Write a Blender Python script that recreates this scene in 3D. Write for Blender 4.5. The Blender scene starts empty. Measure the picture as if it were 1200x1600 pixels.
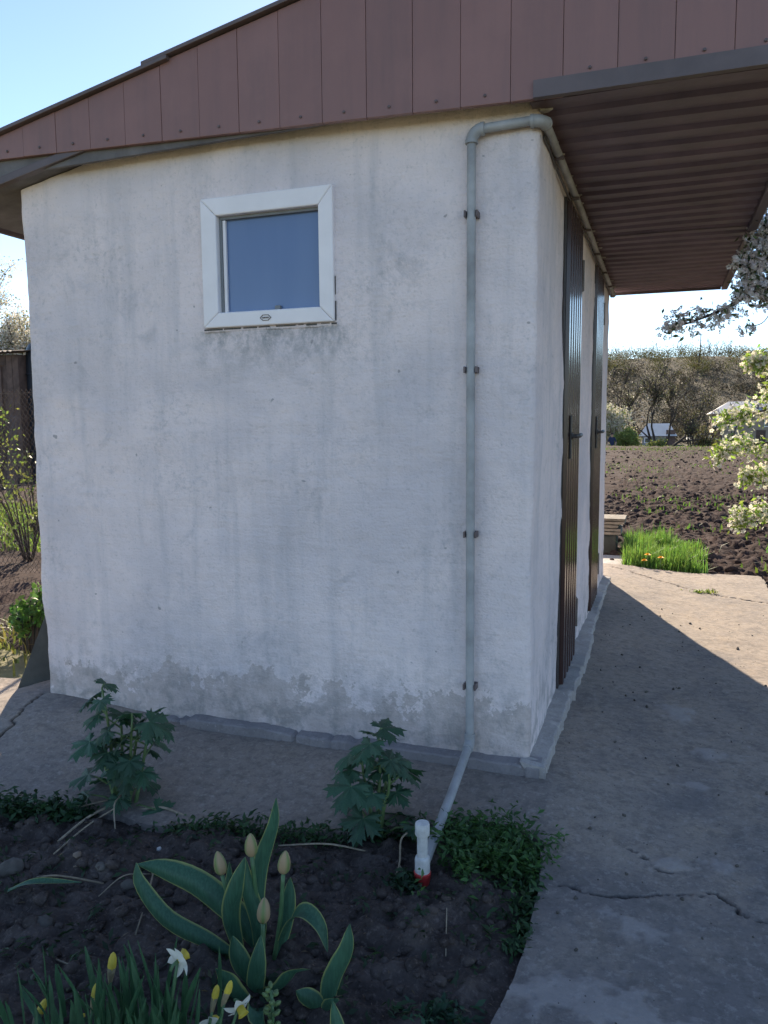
import bpy, bmesh, math, random
import numpy as np
from mathutils import Vector, Matrix

R = math.radians
sc = bpy.context.scene
COL = sc.collection
random.seed(7)
rng = np.random.default_rng(7)

# ------------------------------------------------------------------ camera
cam = bpy.data.cameras.new("camera")
cam_o = bpy.data.objects.new("camera", cam)
COL.objects.link(cam_o)
yaw, pitch, roll = 0.3411, -0.1131, -0.0078
fw = Vector((-math.sin(yaw) * math.cos(pitch), math.cos(yaw) * math.cos(pitch), math.sin(pitch)))
r0 = Vector((math.cos(yaw), math.sin(yaw), 0))
u0 = r0.cross(fw)
rt = r0 * math.cos(roll) + u0 * math.sin(roll)
up = -r0 * math.sin(roll) + u0 * math.cos(roll)
M4 = Matrix((rt, up, -fw)).transposed().to_4x4()
M4.translation = (0.4462, -2.9178, 1.2941)
cam_o.matrix_world = M4
cam.sensor_fit = 'VERTICAL'
cam.sensor_height = 24
cam.lens = 1220.83 / 1600 * 24
cam.clip_start = 0.05
cam.clip_end = 3000
sc.camera = cam_o

# ------------------------------------------------------------------ sky and sun
SUN_EL, SUN_AZ = 28.5, -22.0            # degrees; azimuth from +Y, negative to the left
w = bpy.data.worlds.new("World")
sc.world = w
w.use_nodes = True
wn = w.node_tree
sky = wn.nodes.new('ShaderNodeTexSky')
sky.sky_type = 'NISHITA'
sky.sun_disc = False
sky.sun_elevation = R(SUN_EL)
sky.sun_rotation = R(SUN_AZ)
sky.altitude = 100
sky.air_density = 0.75
sky.dust_density = 0.05
sky.ozone_density = 1.1
bgn = wn.nodes['Background']
wn.links.new(sky.outputs[0], bgn.inputs[0])
bgn.inputs[1].default_value = 0.09
sd = Vector((math.sin(R(SUN_AZ)) * math.cos(R(SUN_EL)), math.cos(R(SUN_AZ)) * math.cos(R(SUN_EL)), math.sin(R(SUN_EL))))
sun = bpy.data.lights.new("sun", 'SUN')
sun.energy = 4.3
sun.angle = R(0.5)
sun.color = (1.0, 0.85, 0.65)
sun_o = bpy.data.objects.new("sun", sun)
COL.objects.link(sun_o)
sun_o.rotation_euler = sd.to_track_quat('Z', 'Y').to_euler()
sun_o.location = (0, 0, 30)

sc.render.engine = 'CYCLES'
sc.cycles.use_adaptive_sampling = True
sc.cycles.adaptive_threshold = 0.02
sc.cycles.max_bounces = 5
sc.cycles.diffuse_bounces = 4
sc.cycles.transmission_bounces = 3
sc.cycles.glossy_bounces = 3
sc.cycles.caustics_reflective = False
sc.cycles.caustics_refractive = False
sc.view_settings.view_transform = 'Standard'
sc.view_settings.look = 'None'
sc.view_settings.gamma = 1
sc.view_settings.use_curve_mapping = False
sc.view_settings.exposure = 1.45

# ------------------------------------------------------------------ noise
def _h(ix, iy, seed):
    n = (ix.astype(np.int64) * 374761393 + iy.astype(np.int64) * 668265263 + seed * 974634777) & 0x7fffffff
    n = ((n ^ (n >> 13)) * 1274126177) & 0x7fffffff
    n = (n ^ (n >> 16)) & 0xffff
    return n / 65535.0

def vnoise(x, y, seed=0):
    x = np.asarray(x, float); y = np.asarray(y, float)
    ix = np.floor(x); iy = np.floor(y)
    fx = x - ix; fy = y - iy
    fx = fx * fx * fx * (fx * (fx * 6 - 15) + 10); fy = fy * fy * fy * (fy * (fy * 6 - 15) + 10)
    a = _h(ix, iy, seed); b = _h(ix + 1, iy, seed); c = _h(ix, iy + 1, seed); d = _h(ix + 1, iy + 1, seed)
    return (a + (b - a) * fx) * (1 - fy) + (c + (d - c) * fx) * fy - 0.5

def fbm(x, y, octv=4, seed=0, gain=0.5):
    s = 0; a = 1.0; f = 1.0
    x = np.asarray(x, float); y = np.asarray(y, float)
    for i in range(octv):
        cs, sn = math.cos(i * 1.1), math.sin(i * 1.1)
        s = s + a * vnoise((x * cs - y * sn) * f + 17.3 * i, (x * sn + y * cs) * f - 9.1 * i, seed + i * 13)
        a *= gain; f *= 2.03
    return s

def sstep(a, b, x):
    t = np.clip((np.asarray(x, float) - a) / (b - a), 0, 1)
    return t * t * (3 - 2 * t)

# ------------------------------------------------------------------ materials
class NT:
    def __init__(s, name):
        s.m = bpy.data.materials.new(name); s.m.use_nodes = True
        s.t = s.m.node_tree; s.b = s.t.nodes['Principled BSDF']; s.out = s.t.nodes['Material Output']
    def n(s, typ, **kw):
        nd = s.t.nodes.new('ShaderNode' + typ)
        for k, v in kw.items():
            if k.startswith('_'):
                setattr(nd, k[1:], v)
            else:
                nd.inputs[k.replace('__', ' ')].default_value = v
        return nd
    def l(s, a, b): s.t.links.new(a, b)
    def pos(s, scale=(1, 1, 1), obj=False):
        mp = s.n('Mapping'); mp.inputs['Scale'].default_value = scale
        if obj:
            g = s.n('TexCoord'); s.l(g.outputs['Object'], mp.inputs[0])
        else:
            g = s.n('NewGeometry'); s.l(g.outputs['Position'], mp.inputs[0])
        return mp.outputs[0]
    def noise(s, vec, scale, detail=5, rough=0.55, dist=0.0):
        nd = s.n('TexNoise', Scale=scale, Detail=detail, Roughness=rough, Distortion=dist)
        s.l(vec, nd.inputs['Vector']); return nd.outputs['Fac']
    def ramp(s, fac, stops):
        nd = s.n('ValToRGB'); e = nd.color_ramp.elements
        while len(e) < len(stops): e.new(0.5)
        for i, (p, c) in enumerate(stops):
            e[i].position = p
            e[i].color = (c, c, c, 1) if isinstance(c, (int, float)) else (*c, 1)
        s.l(fac, nd.inputs[0]); return nd.outputs[0]
    def mix(s, fac, a, b, mode='MIX'):
        nd = s.t.nodes.new('ShaderNodeMix'); nd.data_type = 'RGBA'; nd.blend_type = mode
        for sock, v in ((nd.inputs[0], fac), (nd.inputs[6], a), (nd.inputs[7], b)):
            if isinstance(v, (int, float)): sock.default_value = v
            elif isinstance(v, tuple): sock.default_value = (*v, 1)
            else: s.l(v, sock)
        return nd.outputs[2]
    def math(s, op, a, b=0.0, clamp=False):
        nd = s.n('Math', _operation=op, _use_clamp=clamp)
        for i, v in enumerate((a, b)):
            if isinstance(v, (int, float)): nd.inputs[i].default_value = v
            else: s.l(v, nd.inputs[i])
        return nd.outputs[0]
    def attr(s, name):
        nd = s.n('Attribute'); nd.attribute_name = name; return nd.outputs
    def bump(s, h, strength=0.3, dist=0.01):
        nd = s.n('Bump', Strength=strength, Distance=dist); s.l(h, nd.inputs['Height']); s.l(nd.outputs[0], s.b.inputs['Normal'])
    def col(s, v):
        if isinstance(v, tuple): s.b.inputs['Base Color'].default_value = (*v, 1)
        else: s.l(v, s.b.inputs['Base Color'])
        return v
    def rough(s, v): s.b.inputs['Roughness'].default_value = v
    def translucent(s, colour, amount):
        tr = s.n('BsdfTranslucent')
        if isinstance(colour, tuple): tr.inputs[0].default_value = (*colour, 1)
        else: s.l(colour, tr.inputs[0])
        mx = s.n('MixShader'); mx.inputs[0].default_value = amount
        s.l(s.b.outputs[0], mx.inputs[1]); s.l(tr.outputs[0], mx.inputs[2]); s.l(mx.outputs[0], s.out.inputs[0])

def simple(name, c, rough=0.7, var=0.25, scale=8, bump=0.0, bscale=40, metal=0.0, trans=0.0, tcol=None, obj=False, spec=None, rand=0.0):
    m = NT(name)
    v = m.pos(obj=obj)
    f = m.noise(v, scale, 5, 0.6)
    lo = tuple(x * (1 - var) for x in c); hi = tuple(min(1, x * (1 + var)) for x in c)
    cc = m.ramp(f, [(0.3, lo), (0.7, hi)])
    if rand:
        oi = m.n('ObjectInfo'); k = m.ramp(oi.outputs['Random'], [(0.0, 1 - rand), (1.0, 1.0)])
        cc = m.mix(1.0, cc, k, 'MULTIPLY')
    m.col(cc); m.rough(rough); m.b.inputs['Metallic'].default_value = metal
    if spec is not None: m.b.inputs['Specular IOR Level'].default_value = spec
    if bump:
        m.bump(m.noise(v, bscale, 4, 0.6), bump, 0.01)
    if trans: m.translucent(tcol or cc, trans)
    return m.m

def attr_mat(name, rough=0.8, trans=0.0, tmul=1.0):
    """colour stored per vertex (each plant's own colour)"""
    m = NT(name); a = m.attr('tint')[0]
    m.col(a); m.rough(rough)
    if trans:
        t = m.mix(1.0, a, (tmul, tmul, tmul * 0.8), 'MULTIPLY'); m.translucent(t, trans)
    return m.m

# whitewashed stucco
def stucco():
    m = NT('whitewashed_stucco'); p = m.pos()
    big = m.noise(p, 1.6, 4, 0.62, 0.4)
    c = m.mix(m.ramp(big, [(0.40, 0.0), (0.66, 1.0)]), (0.885, 0.770, 0.750), (0.70, 0.630, 0.640))
    ps = m.pos((9, 9, 0.8)); st = m.noise(ps, 1.0, 6, 0.65)
    c = m.mix(m.math('MULTIPLY', m.ramp(st, [(0.50, 0.0), (0.75, 1.0)]), 0.55), c, (0.52, 0.495, 0.515))
    blot = m.noise(p, 5.0, 6, 0.72, 0.6)
    c = m.mix(m.math('MULTIPLY', m.ramp(blot, [(0.57, 0.0), (0.70, 1.0)]), 0.42), c, (0.44, 0.42, 0.435))
    spk = m.noise(p, 75, 3, 0.5)
    c = m.mix(m.math('MULTIPLY', m.ramp(spk, [(0.58, 0.0), (0.72, 1.0)]), 0.28), c, (0.40, 0.38, 0.385))
    grit = m.noise(p, 34, 4, 0.78)
    c = m.mix(m.math('MULTIPLY', m.math('MULTIPLY', m.ramp(grit, [(0.50, 0.0), (0.66, 1.0)]), m.ramp(m.noise(p, 2.3, 5, 0.6), [(0.46, 0.05), (0.66, 1.0)])), 0.48), c, (0.42, 0.40, 0.41))
    spk2 = m.noise(p, 22, 2, 0.4)
    c = m.mix(m.math('MULTIPLY', m.ramp(spk2, [(0.745, 0.0), (0.775, 1.0)]), 0.6), c, (0.22, 0.21, 0.21))
    sep = m.n('SeparateXYZ'); g = m.n('NewGeometry'); m.l(g.outputs['Position'], sep.inputs[0])
    X, Y, Z = sep.outputs
    # mildew streaks hanging under the window sill
    zz = m.math('SUBTRACT', Z, m.math('ADD', 1.685, m.math('MULTIPLY', m.math('SUBTRACT', m.noise(p, 16, 4, 0.7), 0.5), 0.06))); below = m.ramp(m.math('MULTIPLY', zz, -4.0), [(-0.0, 0.0), (0.03, 1.0), (0.55, 0.35), (1.0, 0.0)])
    wob = m.math('ADD', X, m.math('MULTIPLY', m.math('SUBTRACT', m.noise(p, 6, 4, 0.7), 0.5), 0.5))
    inx = m.math('MULTIPLY', m.ramp(m.math('ADD', wob, 1.62), [(0.05, 0.0), (0.35, 1.0)]), m.ramp(m.math('SUBTRACT', -0.55, wob), [(0.05, 0.0), (0.3, 1.0)]))
    fr = m.math('LESS_THAN', Y, 0.05)
    mil = m.ramp(m.noise(m.pos((7, 7, 5)), 1.4, 8, 0.75), [(0.43, 0.0), (0.58, 1.0)])
    fac = m.math('MULTIPLY', m.math('MULTIPLY', below, mil), m.math('MULTIPLY', inx, fr))
    c = m.mix(m.math('MULTIPLY', fac, 0.85), c, (0.25, 0.265, 0.27))
    # worn foot of the wall where the whitewash has flaked off (front only)
    rag = m.noise(p, 4.0, 6, 0.74, 0.2); rag2 = m.noise(p, 28.0, 3, 0.7)
    hgt = m.math('ADD', m.math('MULTIPLY', m.math('SUBTRACT', rag, 0.5), 0.75), m.math('MULTIPLY', m.math('SUBTRACT', rag2, 0.5), 0.22))
    lim = m.math('SUBTRACT', m.math('ADD', m.math('MULTIPLY', m.math('ABSOLUTE', X), -0.02), 0.21), hgt)
    band = m.math('MULTIPLY', m.ramp(m.math('SUBTRACT', lim, Z), [(0.0, 0.0), (0.012, 1.0)]), fr)
    band0 = band; band = m.math('MULTIPLY', band, m.ramp(m.noise(p, 11, 5, 0.75), [(0.34, 0.50), (0.52, 1.0)]))
    bare = m.mix(m.noise(p, 14, 6, 0.6), (0.33, 0.275, 0.25), (0.60, 0.52, 0.48))
    c = m.mix(m.math('MULTIPLY', band, 0.66), c, bare)
    # grime around the foot of the corner and the top under the eaves
    damp = m.math('MULTIPLY', m.ramp(m.math('MULTIPLY', Z, 2.2), [(0.0, 1.0), (0.9, 0.0)]), m.ramp(m.noise(p, 9, 4, 0.75), [(0.47, 0.0), (0.60, 1.0)]))
    c = m.mix(m.math('MULTIPLY', damp, 0.65), c, (0.30, 0.285, 0.275))
    m.col(c); m.rough(0.92); m.b.inputs['Specular IOR Level'].default_value = 0.2
    h = m.math('ADD', m.math('MULTIPLY', m.noise(p, 110, 2, 0.6), 0.55), m.math('ADD', m.noise(p, 18, 3, 0.6), m.noise(m.pos((4, 4, 22)), 1.0, 3, 0.6)))
    m.bump(h, 0.75, 0.009)
    return m.m

def concrete(name, base, dark, warm, attrs=True):
    m = NT(name); p = m.pos()
    n1 = m.noise(p, 1.7, 5, 0.65, 0.5); n2 = m.noise(p, 7, 4, 0.7); n3 = m.noise(p, 90, 3, 0.6)
    c = m.mix(m.ramp(n1, [(0.36, 0.0), (0.64, 1.0)]), base, dark)
    c = m.mix(m.math('MULTIPLY', m.ramp(n2, [(0.50, 0.0), (0.70, 1.0)]), 0.55), c, warm)
    c = m.mix(m.math('MULTIPLY', m.ramp(m.noise(p, 13, 4, 0.75, 0.3), [(0.56, 0.0), (0.66, 1.0)]), 0.4), c, tuple(x * 0.55 for x in base))
    c = m.mix(m.math('MULTIPLY', m.ramp(n3, [(0.52, 0.0), (0.75, 1.0)]), 0.45), c, tuple(x * 0.5 for x in base))
    c = m.mix(m.math('MULTIPLY', m.ramp(m.noise(p, 60, 2, 0.5), [(0.66, 0.0), (0.74, 1.0)]), 0.4), c, tuple(min(1, x * 1.6) for x in base))
    if attrs:
        sp = m.attr('spot')[2]; ck = m.attr('crack')[2]; gr = m.attr('grime_tone')[2]
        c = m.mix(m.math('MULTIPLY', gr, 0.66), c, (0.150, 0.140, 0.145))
        c = m.mix(m.math('MULTIPLY', m.ramp(m.noise(p, 26, 4, 0.8), [(0.46, 0.0), (0.60, 1.0)]), 0.40), c, (0.12, 0.108, 0.10))
        c = m.mix(m.math('MULTIPLY', m.ramp(m.noise(p, 38, 4, 0.75), [(0.54, 0.0), (0.66, 1.0)]), 0.35), c, (0.46, 0.42, 0.385))
        c = m.mix(m.math('MULTIPLY', sp, 0.55), c, (0.40, 0.36, 0.34))
        c = m.mix(ck, c, (0.035, 0.032, 0.03))
    m.col(c); m.rough(0.93); m.b.inputs['Specular IOR Level'].default_value = 0.2
    m.bump(m.math('ADD', m.math('MULTIPLY', m.noise(p, 90, 2, 0.6), 0.6), m.noise(p, 11, 3, 0.7)), 0.6, 0.006)
    return m.m

def soil(name, a, b, sc_=9):
    m = NT(name); p = m.pos()
    c = m.mix(m.ramp(m.noise(p, sc_, 8, 0.7), [(0.35, 0.0), (0.65, 1.0)]), a, b)
    c = m.mix(m.math('MULTIPLY', m.ramp(m.noise(p, sc_ * 9, 3, 0.6), [(0.55, 0.0), (0.7, 1.0)]), 0.4), c, tuple(min(1, x * 2.0) for x in b))
    m.col(c); m.rough(0.97); m.b.inputs['Specular IOR Level'].default_value = 0.1
    m.bump(m.noise(p, sc_ * 6, 4, 0.7), 0.9, 0.012)
    return m.m

def leaf_edge(name, mid, edge, trans=0.3):
    """leaf whose pale margin follows the vertex attribute 'edge'"""
    m = NT(name); e = m.attr('edge')[2]; p = m.pos(obj=True)
    c0 = m.mix(m.noise(p, 25, 3, 0.5), tuple(x * 0.75 for x in mid), tuple(x * 1.25 for x in mid))
    st = m.noise(m.pos((90, 90, 6), obj=True), 2.2, 3, 0.6); c0 = m.mix(m.math('MULTIPLY', m.ramp(st, [(0.42, 0.0), (0.62, 1.0)]), 0.5), c0, tuple(x * 1.6 for x in mid))
    ew = m.math('ADD', e, m.math('MULTIPLY', m.math('SUBTRACT', m.noise(p, 14, 3, 0.6), 0.5), 0.22)); c = m.mix(m.ramp(ew, [(0.82, 0.0), (0.96, 1.0)]), c0, edge)
    m.col(c); m.rough(0.5); m.bump(m.noise(m.pos((60, 60, 9), obj=True), 3, 3, 0.5), 0.25, 0.004); m.translucent(c, trans)
    m.b.inputs['Specular IOR Level'].default_value = 0.45
    return m.m

def rough_ground():
    m = NT('rough_ground'); p = m.pos()
    n = m.noise(p, 0.8, 8, 0.65); dry = m.mix(n, (0.24, 0.20, 0.12), (0.17, 0.18, 0.08)); brush = m.mix(n, (0.055, 0.040, 0.028), (0.075, 0.066, 0.030))
    sep = m.n('SeparateXYZ'); m.l(p, sep.inputs[0])
    c = m.mix(m.ramp(m.math('MULTIPLY', sep.outputs[1], 0.01), [(0.03, 0.0), (0.06, 1.0)]), dry, brush)  # paler on the unseen near side to bounce light onto the wall
    m.col(c); m.rough(0.97); m.bump(m.noise(p, 5, 7, 0.7), 0.8, 0.03)
    return m.m
def streaky(name, a, b):
    m = NT(name); p = m.pos((14, 14, 1.2)); q = m.pos()
    c = m.mix(m.ramp(m.noise(p, 1.0, 5, 0.65), [(0.45, 0.0), (0.75, 0.7)]), a, b)
    c = m.mix(m.math('MULTIPLY', m.ramp(m.noise(q, 3, 5, 0.7), [(0.5, 0.0), (0.7, 1.0)]), 0.35), c, tuple(min(1, x * 1.3) for x in a))
    oi = m.n('ObjectInfo'); c = m.mix(1.0, c, m.ramp(oi.outputs['Random'], [(0.0, 0.90), (1.0, 1.0)]), 'MULTIPLY')
    m.col(c); m.rough(0.45); m.bump(m.noise(q, 5, 2, 0.5), 0.12, 0.02)
    return m.m
MAT = dict(
    stucco=stucco(),
    concrete=concrete('path_concrete', (0.36, 0.300, 0.250), (0.305, 0.258, 0.222), (0.36, 0.285, 0.215)),
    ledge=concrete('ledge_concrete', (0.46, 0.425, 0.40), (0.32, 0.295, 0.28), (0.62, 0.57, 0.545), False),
    ledgedark=concrete('dark_ledge_concrete', (0.33, 0.30, 0.30), (0.22, 0.205, 0.21), (0.42, 0.385, 0.37), False),  # front ledge, darker than the right one
    soil=soil('bed_soil', (0.050, 0.040, 0.037), (0.125, 0.102, 0.092)),
    field=soil('field_soil', (0.034, 0.023, 0.021), (0.075, 0.051, 0.046), 3.5),
    ground=rough_ground(),
    roofbrown=streaky('faded_brown_sheet', (0.27, 0.140, 0.122), (0.20, 0.115, 0.105)),
    trimgrey=simple('grey_brown_trim', (0.125, 0.095, 0.095), 0.45, 0.2, 5, 0.1, 30),
    soffit=simple('dark_brown_corrugated_sheet', (0.15, 0.105, 0.125), 0.42, 0.28, 4, 0.12, 25),
    board=simple('weathered_grey_board', (0.15, 0.14, 0.14), 0.85, 0.3, 9, 0.2, 60),
    door=simple('glossy_brown_door_sheet', (0.050, 0.026, 0.023), 0.22, 0.15, 5, 0.02, 20),
    iron=simple('dark_painted_iron', (0.05, 0.045, 0.045), 0.45, 0.3, 30, 0.1, 80),
    tanmetal=simple('brown_hinge_metal', (0.13, 0.105, 0.095), 0.5, 0.3, 30, 0.1, 80),
    pvc=simple('white_window_plastic', (0.90, 0.85, 0.85), 0.4, 0.04, 9),
    greyline=simple('grey_gasket', (0.20, 0.21, 0.22), 0.6, 0.1, 20),
    pipe=simple('grey_plastic_pipe', (0.36, 0.365, 0.37), 0.5, 0.28, 9, 0.05, 40),
    pipew=simple('white_plastic_fitting', (0.62, 0.615, 0.60), 0.5, 0.2, 40, 0.05, 60),
    red=simple('red_plastic', (0.55, 0.045, 0.045), 0.4, 0.15, 40),
    dust=simple('pale_plaster_dab', (0.55, 0.54, 0.52), 0.95, 0.2, 60, 0.4, 120),
    slate=simple('dark_slate_sheet', (0.055, 0.058, 0.052), 0.8, 0.35, 7, 0.3, 40),
    wood=simple('grey_weathered_wood', (0.26, 0.215, 0.17), 0.85, 0.4, 14, 0.4, 60, rand=0.4),
    brownwood=simple('brown_barn_wood', (0.15, 0.095, 0.075), 0.85, 0.35, 5, 0.3, 30, rand=0.35),
    bark=simple('dark_bark', (0.055, 0.043, 0.037), 0.9, 0.35, 25, 0.6, 60),
    twig=simple('grey_twigs', (0.060, 0.048, 0.042), 0.9, 0.25, 3),
    straw=simple('dry_straw', (0.42, 0.34, 0.24), 0.8, 0.3, 60, rand=0.5),
    stone=simple('garden_stone', (0.13, 0.115, 0.10), 0.9, 0.35, 20, 0.5, 60, rand=0.4),
    tank=simple('dark_blue_tank', (0.022, 0.028, 0.038), 0.45, 0.2, 4),
    glassdark=simple('window_glass', (0.10, 0.11, 0.11), 0.12, 0.1, 2),
    paleroof=simple('pale_metal_roof', (0.60, 0.57, 0.55), 0.75, 0.08, 1.5),
    rust=simple('rusty_brown_roof', (0.20, 0.15, 0.11), 0.6, 0.3, 3),
    tanwall=simple('tan_house_wall', (0.36, 0.28, 0.21), 0.9, 0.15, 2),
    greywall=simple('grey_house_wall', (0.30, 0.29, 0.28), 0.9, 0.15, 2),
    wire=simple('rusty_wire', (0.16, 0.115, 0.085), 0.7, 0.3, 10),
    grass=attr_mat('grass_blades', 0.55, 0.45, 1.3),
    leaf=attr_mat('small_leaves', 0.5, 0.40, 1.3),
    petal=attr_mat('blossom_petals', 0.7, 0.40, 1.0),
    scrub=attr_mat('hillside_scrub', 0.9, 0.16, 1.1),
    lark=simple('larkspur_leaf', (0.052, 0.130, 0.072), 0.5, 0.3, 25, 0.15, 90, trans=0.25, tcol=(0.05, 0.15, 0.04), obj=True, rand=0.45),
    larkstem=simple('larkspur_stem', (0.13, 0.20, 0.075), 0.5, 0.25, 25),
    tulipleaf=leaf_edge('tulip_leaf', (0.052, 0.135, 0.082), (0.36, 0.40, 0.14)),
    tulipstem=simple('tulip_stem', (0.085, 0.17, 0.075), 0.45, 0.2, 30),
    daffleaf=leaf_edge('daffodil_leaf', (0.045, 0.115, 0.055), (0.06, 0.14, 0.06)),
    yellow=simple('daffodil_yellow', (0.75, 0.60, 0.08), 0.5, 0.15, 60, trans=0.3, tcol=(0.8, 0.65, 0.08)),
    white=simple('daffodil_white', (0.78, 0.78, 0.72), 0.55, 0.06, 60, trans=0.35, tcol=(0.8, 0.8, 0.7)),
    dandelion=simple('dandelion_yellow', (0.80, 0.42, 0.01), 0.6, 0.2, 120),
    papery=simple('papery_spathe', (0.36, 0.30, 0.18), 0.7, 0.2, 60, trans=0.3),
    skin=simple('skin', (0.42, 0.25, 0.18), 0.6, 0.08, 20),
    navy=simple('navy_cloth', (0.018, 0.028, 0.075), 0.85, 0.2, 20),
    dark=simple('dark_cloth', (0.03, 0.03, 0.035), 0.85, 0.2, 20),
    hair=simple('dark_hair', (0.025, 0.018, 0.014), 0.7, 0.2, 60),
    skyglass=None,
)
def skypane():
    m = NT('painted_sky_pane'); p = m.pos((3, 3, 0.4))
    c = m.mix(m.noise(p, 2.2, 3, 0.5), (0.095, 0.155, 0.31), (0.165, 0.235, 0.39))  # blue base colour stands in for the reflected sky
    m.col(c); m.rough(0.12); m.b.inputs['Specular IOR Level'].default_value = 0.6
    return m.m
MAT['skyglass'] = skypane()
def budmat():
    m = NT('tulip_bud'); e = m.attr('edge')[2]
    c = m.mix(m.ramp(e, [(0.15, 0.0), (0.8, 1.0)]), (0.22, 0.29, 0.10), (0.46, 0.33, 0.19))
    m.col(c); m.rough(0.5); m.translucent(c, 0.2); return m.m
MAT['bud'] = budmat()

# ------------------------------------------------------------------ mesh helpers
class MB:
    def __init__(s): s.v = []; s.f = []; s.e = []
    def add(s, vs, fs, edge=None):
        o = len(s.v); s.v.extend([tuple(x) for x in vs]); s.f.extend([tuple(i + o for i in f) for f in fs])
        s.e.extend(edge if edge is not None else [0.0] * len(vs)); return s
    def box(s, x0, x1, y0, y1, z0, z1):
        return s.add([(x0, y0, z0), (x1, y0, z0), (x1, y1, z0), (x0, y1, z0), (x0, y0, z1), (x1, y0, z1), (x1, y1, z1), (x0, y1, z1)],
                     [(0, 3, 2, 1), (4, 5, 6, 7), (0, 1, 5, 4), (1, 2, 6, 5), (2, 3, 7, 6), (3, 0, 4, 7)])
    def prism(s, poly, d0, d1, plane='xz'):
        n = len(poly)
        def P(a, b, d): return {'xz': (a, d, b), 'yz': (d, a, b), 'xy': (a, b, d)}[plane]
        vs = [P(a, b, d0) for a, b in poly] + [P(a, b, d1) for a, b in poly]
        return s.add(vs, [tuple(range(n)), tuple(range(2 * n - 1, n - 1, -1))] + [(i, i + n, (i + 1) % n + n, (i + 1) % n) for i in range(n)])
    def tube(s, pts, rad, n=7, cap=True):
        pts = [Vector(p) for p in pts]; m = len(pts)
        if isinstance(rad, (int, float)): rad = [rad] * m
        vs = []; fs = []; ref = None
        for i, p in enumerate(pts):
            d = (pts[min(i + 1, m - 1)] - pts[max(i - 1, 0)])
            if d.length < 1e-9: d = Vector((0, 0, 1))
            d.normalize()
            if ref is None: ref = d.orthogonal().normalized()
            ref = (ref - d * ref.dot(d))
            ref = ref.normalized() if ref.length > 1e-6 else d.orthogonal().normalized()
            b = d.cross(ref)
            for k in range(n):
                a = 2 * math.pi * k / n
                vs.append(p + (ref * math.cos(a) + b * math.sin(a)) * rad[i])
        for i in range(m - 1):
            for k in range(n):
                k2 = (k + 1) % n
                fs.append((i * n + k, i * n + k2, (i + 1) * n + k2, (i + 1) * n + k))
        if cap:
            fs.append(tuple(range(n - 1, -1, -1))); fs.append(tuple((m - 1) * n + k for k in range(n)))
        return s.add(vs, fs)
    def lathe(s, prof, center=(0, 0, 0), n=14, mod=None, axis=None):
        c = Vector(center); vs = []; ed = []
        q = Vector(axis).to_track_quat('Z', 'Y') if axis is not None else None
        for r, z in prof:
            for k in range(n):
                a = 2 * math.pi * k / n
                mm = mod(a, z) if mod else (1, 0)
                v = Vector((r * mm[0] * math.cos(a), r * mm[0] * math.sin(a), z))
                if q: v = q @ v
                vs.append(c + v); ed.append(mm[1])
        m = len(prof); fs = []
        for i in range(m - 1):
            for k in range(n):
                k2 = (k + 1) % n
                fs.append((i * n + k, i * n + k2, (i + 1) * n + k2, (i + 1) * n + k))
        fs.append(tuple(range(n - 1, -1, -1))); fs.append(tuple((m - 1) * n + k for k in range(n)))
        return s.add(vs, fs, ed)
    def ribbon(s, pts, width, side, fold=0.15, na=4, steps=14, twist=0.0, wavy=0.0):
        """leaf blade: smooth spine through pts, width(t), V-folded across; stores |u| as edge"""
        sp = spline(pts, steps); m = len(sp); vs = []; ed = []
        sd_ = Vector(side).normalized()
        for i, p in enumerate(sp):
            t = i / (m - 1)
            d = (sp[min(i + 1, m - 1)] - sp[max(i - 1, 0)]).normalized()
            b = (sd_ - d * sd_.dot(d)).normalized()
            nn = d.cross(b)
            if twist:
                a = twist * t; b, nn = b * math.cos(a) + nn * math.sin(a), nn * math.cos(a) - b * math.sin(a)
            wd = width(t)
            for j in range(na + 1):
                u = -1 + 2 * j / na
                wv = wavy * math.sin(t * 17 + u * 2) * abs(u) * wd
                vs.append(p + b * (u * wd) + nn * (abs(u) ** 1.5 * wd * fold * 2 + wv)); ed.append(abs(u))
        fs = [(i * (na + 1) + j, i * (na + 1) + j + 1, (i + 1) * (na + 1) + j + 1, (i + 1) * (na + 1) + j) for i in range(m - 1) for j in range(na)]
        return s.add(vs, fs, ed)
    def mesh(s, name, edge=False):
        me = bpy.data.meshes.new(name); me.from_pydata(s.v, [], s.f)
        if edge:
            at = me.attributes.new('edge', 'FLOAT', 'POINT'); at.data.foreach_set('value', np.array(s.e, dtype=np.float32))
        me.validate(); return me
    def build(s, name, mat, parent=None, smooth=False, bevel=0.0, edge=False, auto=None):
        return put(name, s.mesh(name, edge), mat, parent, smooth, bevel, auto)

def spline(pts, steps):
    P = [Vector(p) for p in pts]
    if len(P) == 2: return [P[0].lerp(P[1], i / steps) for i in range(steps + 1)]
    Q = [P[0] * 2 - P[1]] + P + [P[-1] * 2 - P[-2]]; out = []; n = len(P) - 1
    for i in range(steps + 1):
        x = min(i / steps * n, n - 1e-6); k = int(x); t = x - k
        a, b, c, d = Q[k], Q[k + 1], Q[k + 2], Q[k + 3]
        out.append(0.5 * ((2 * b) + (c - a) * t + (2 * a - 5 * b + 4 * c - d) * t * t + (3 * b - a - 3 * c + d) * t ** 3))
    return out

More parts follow.
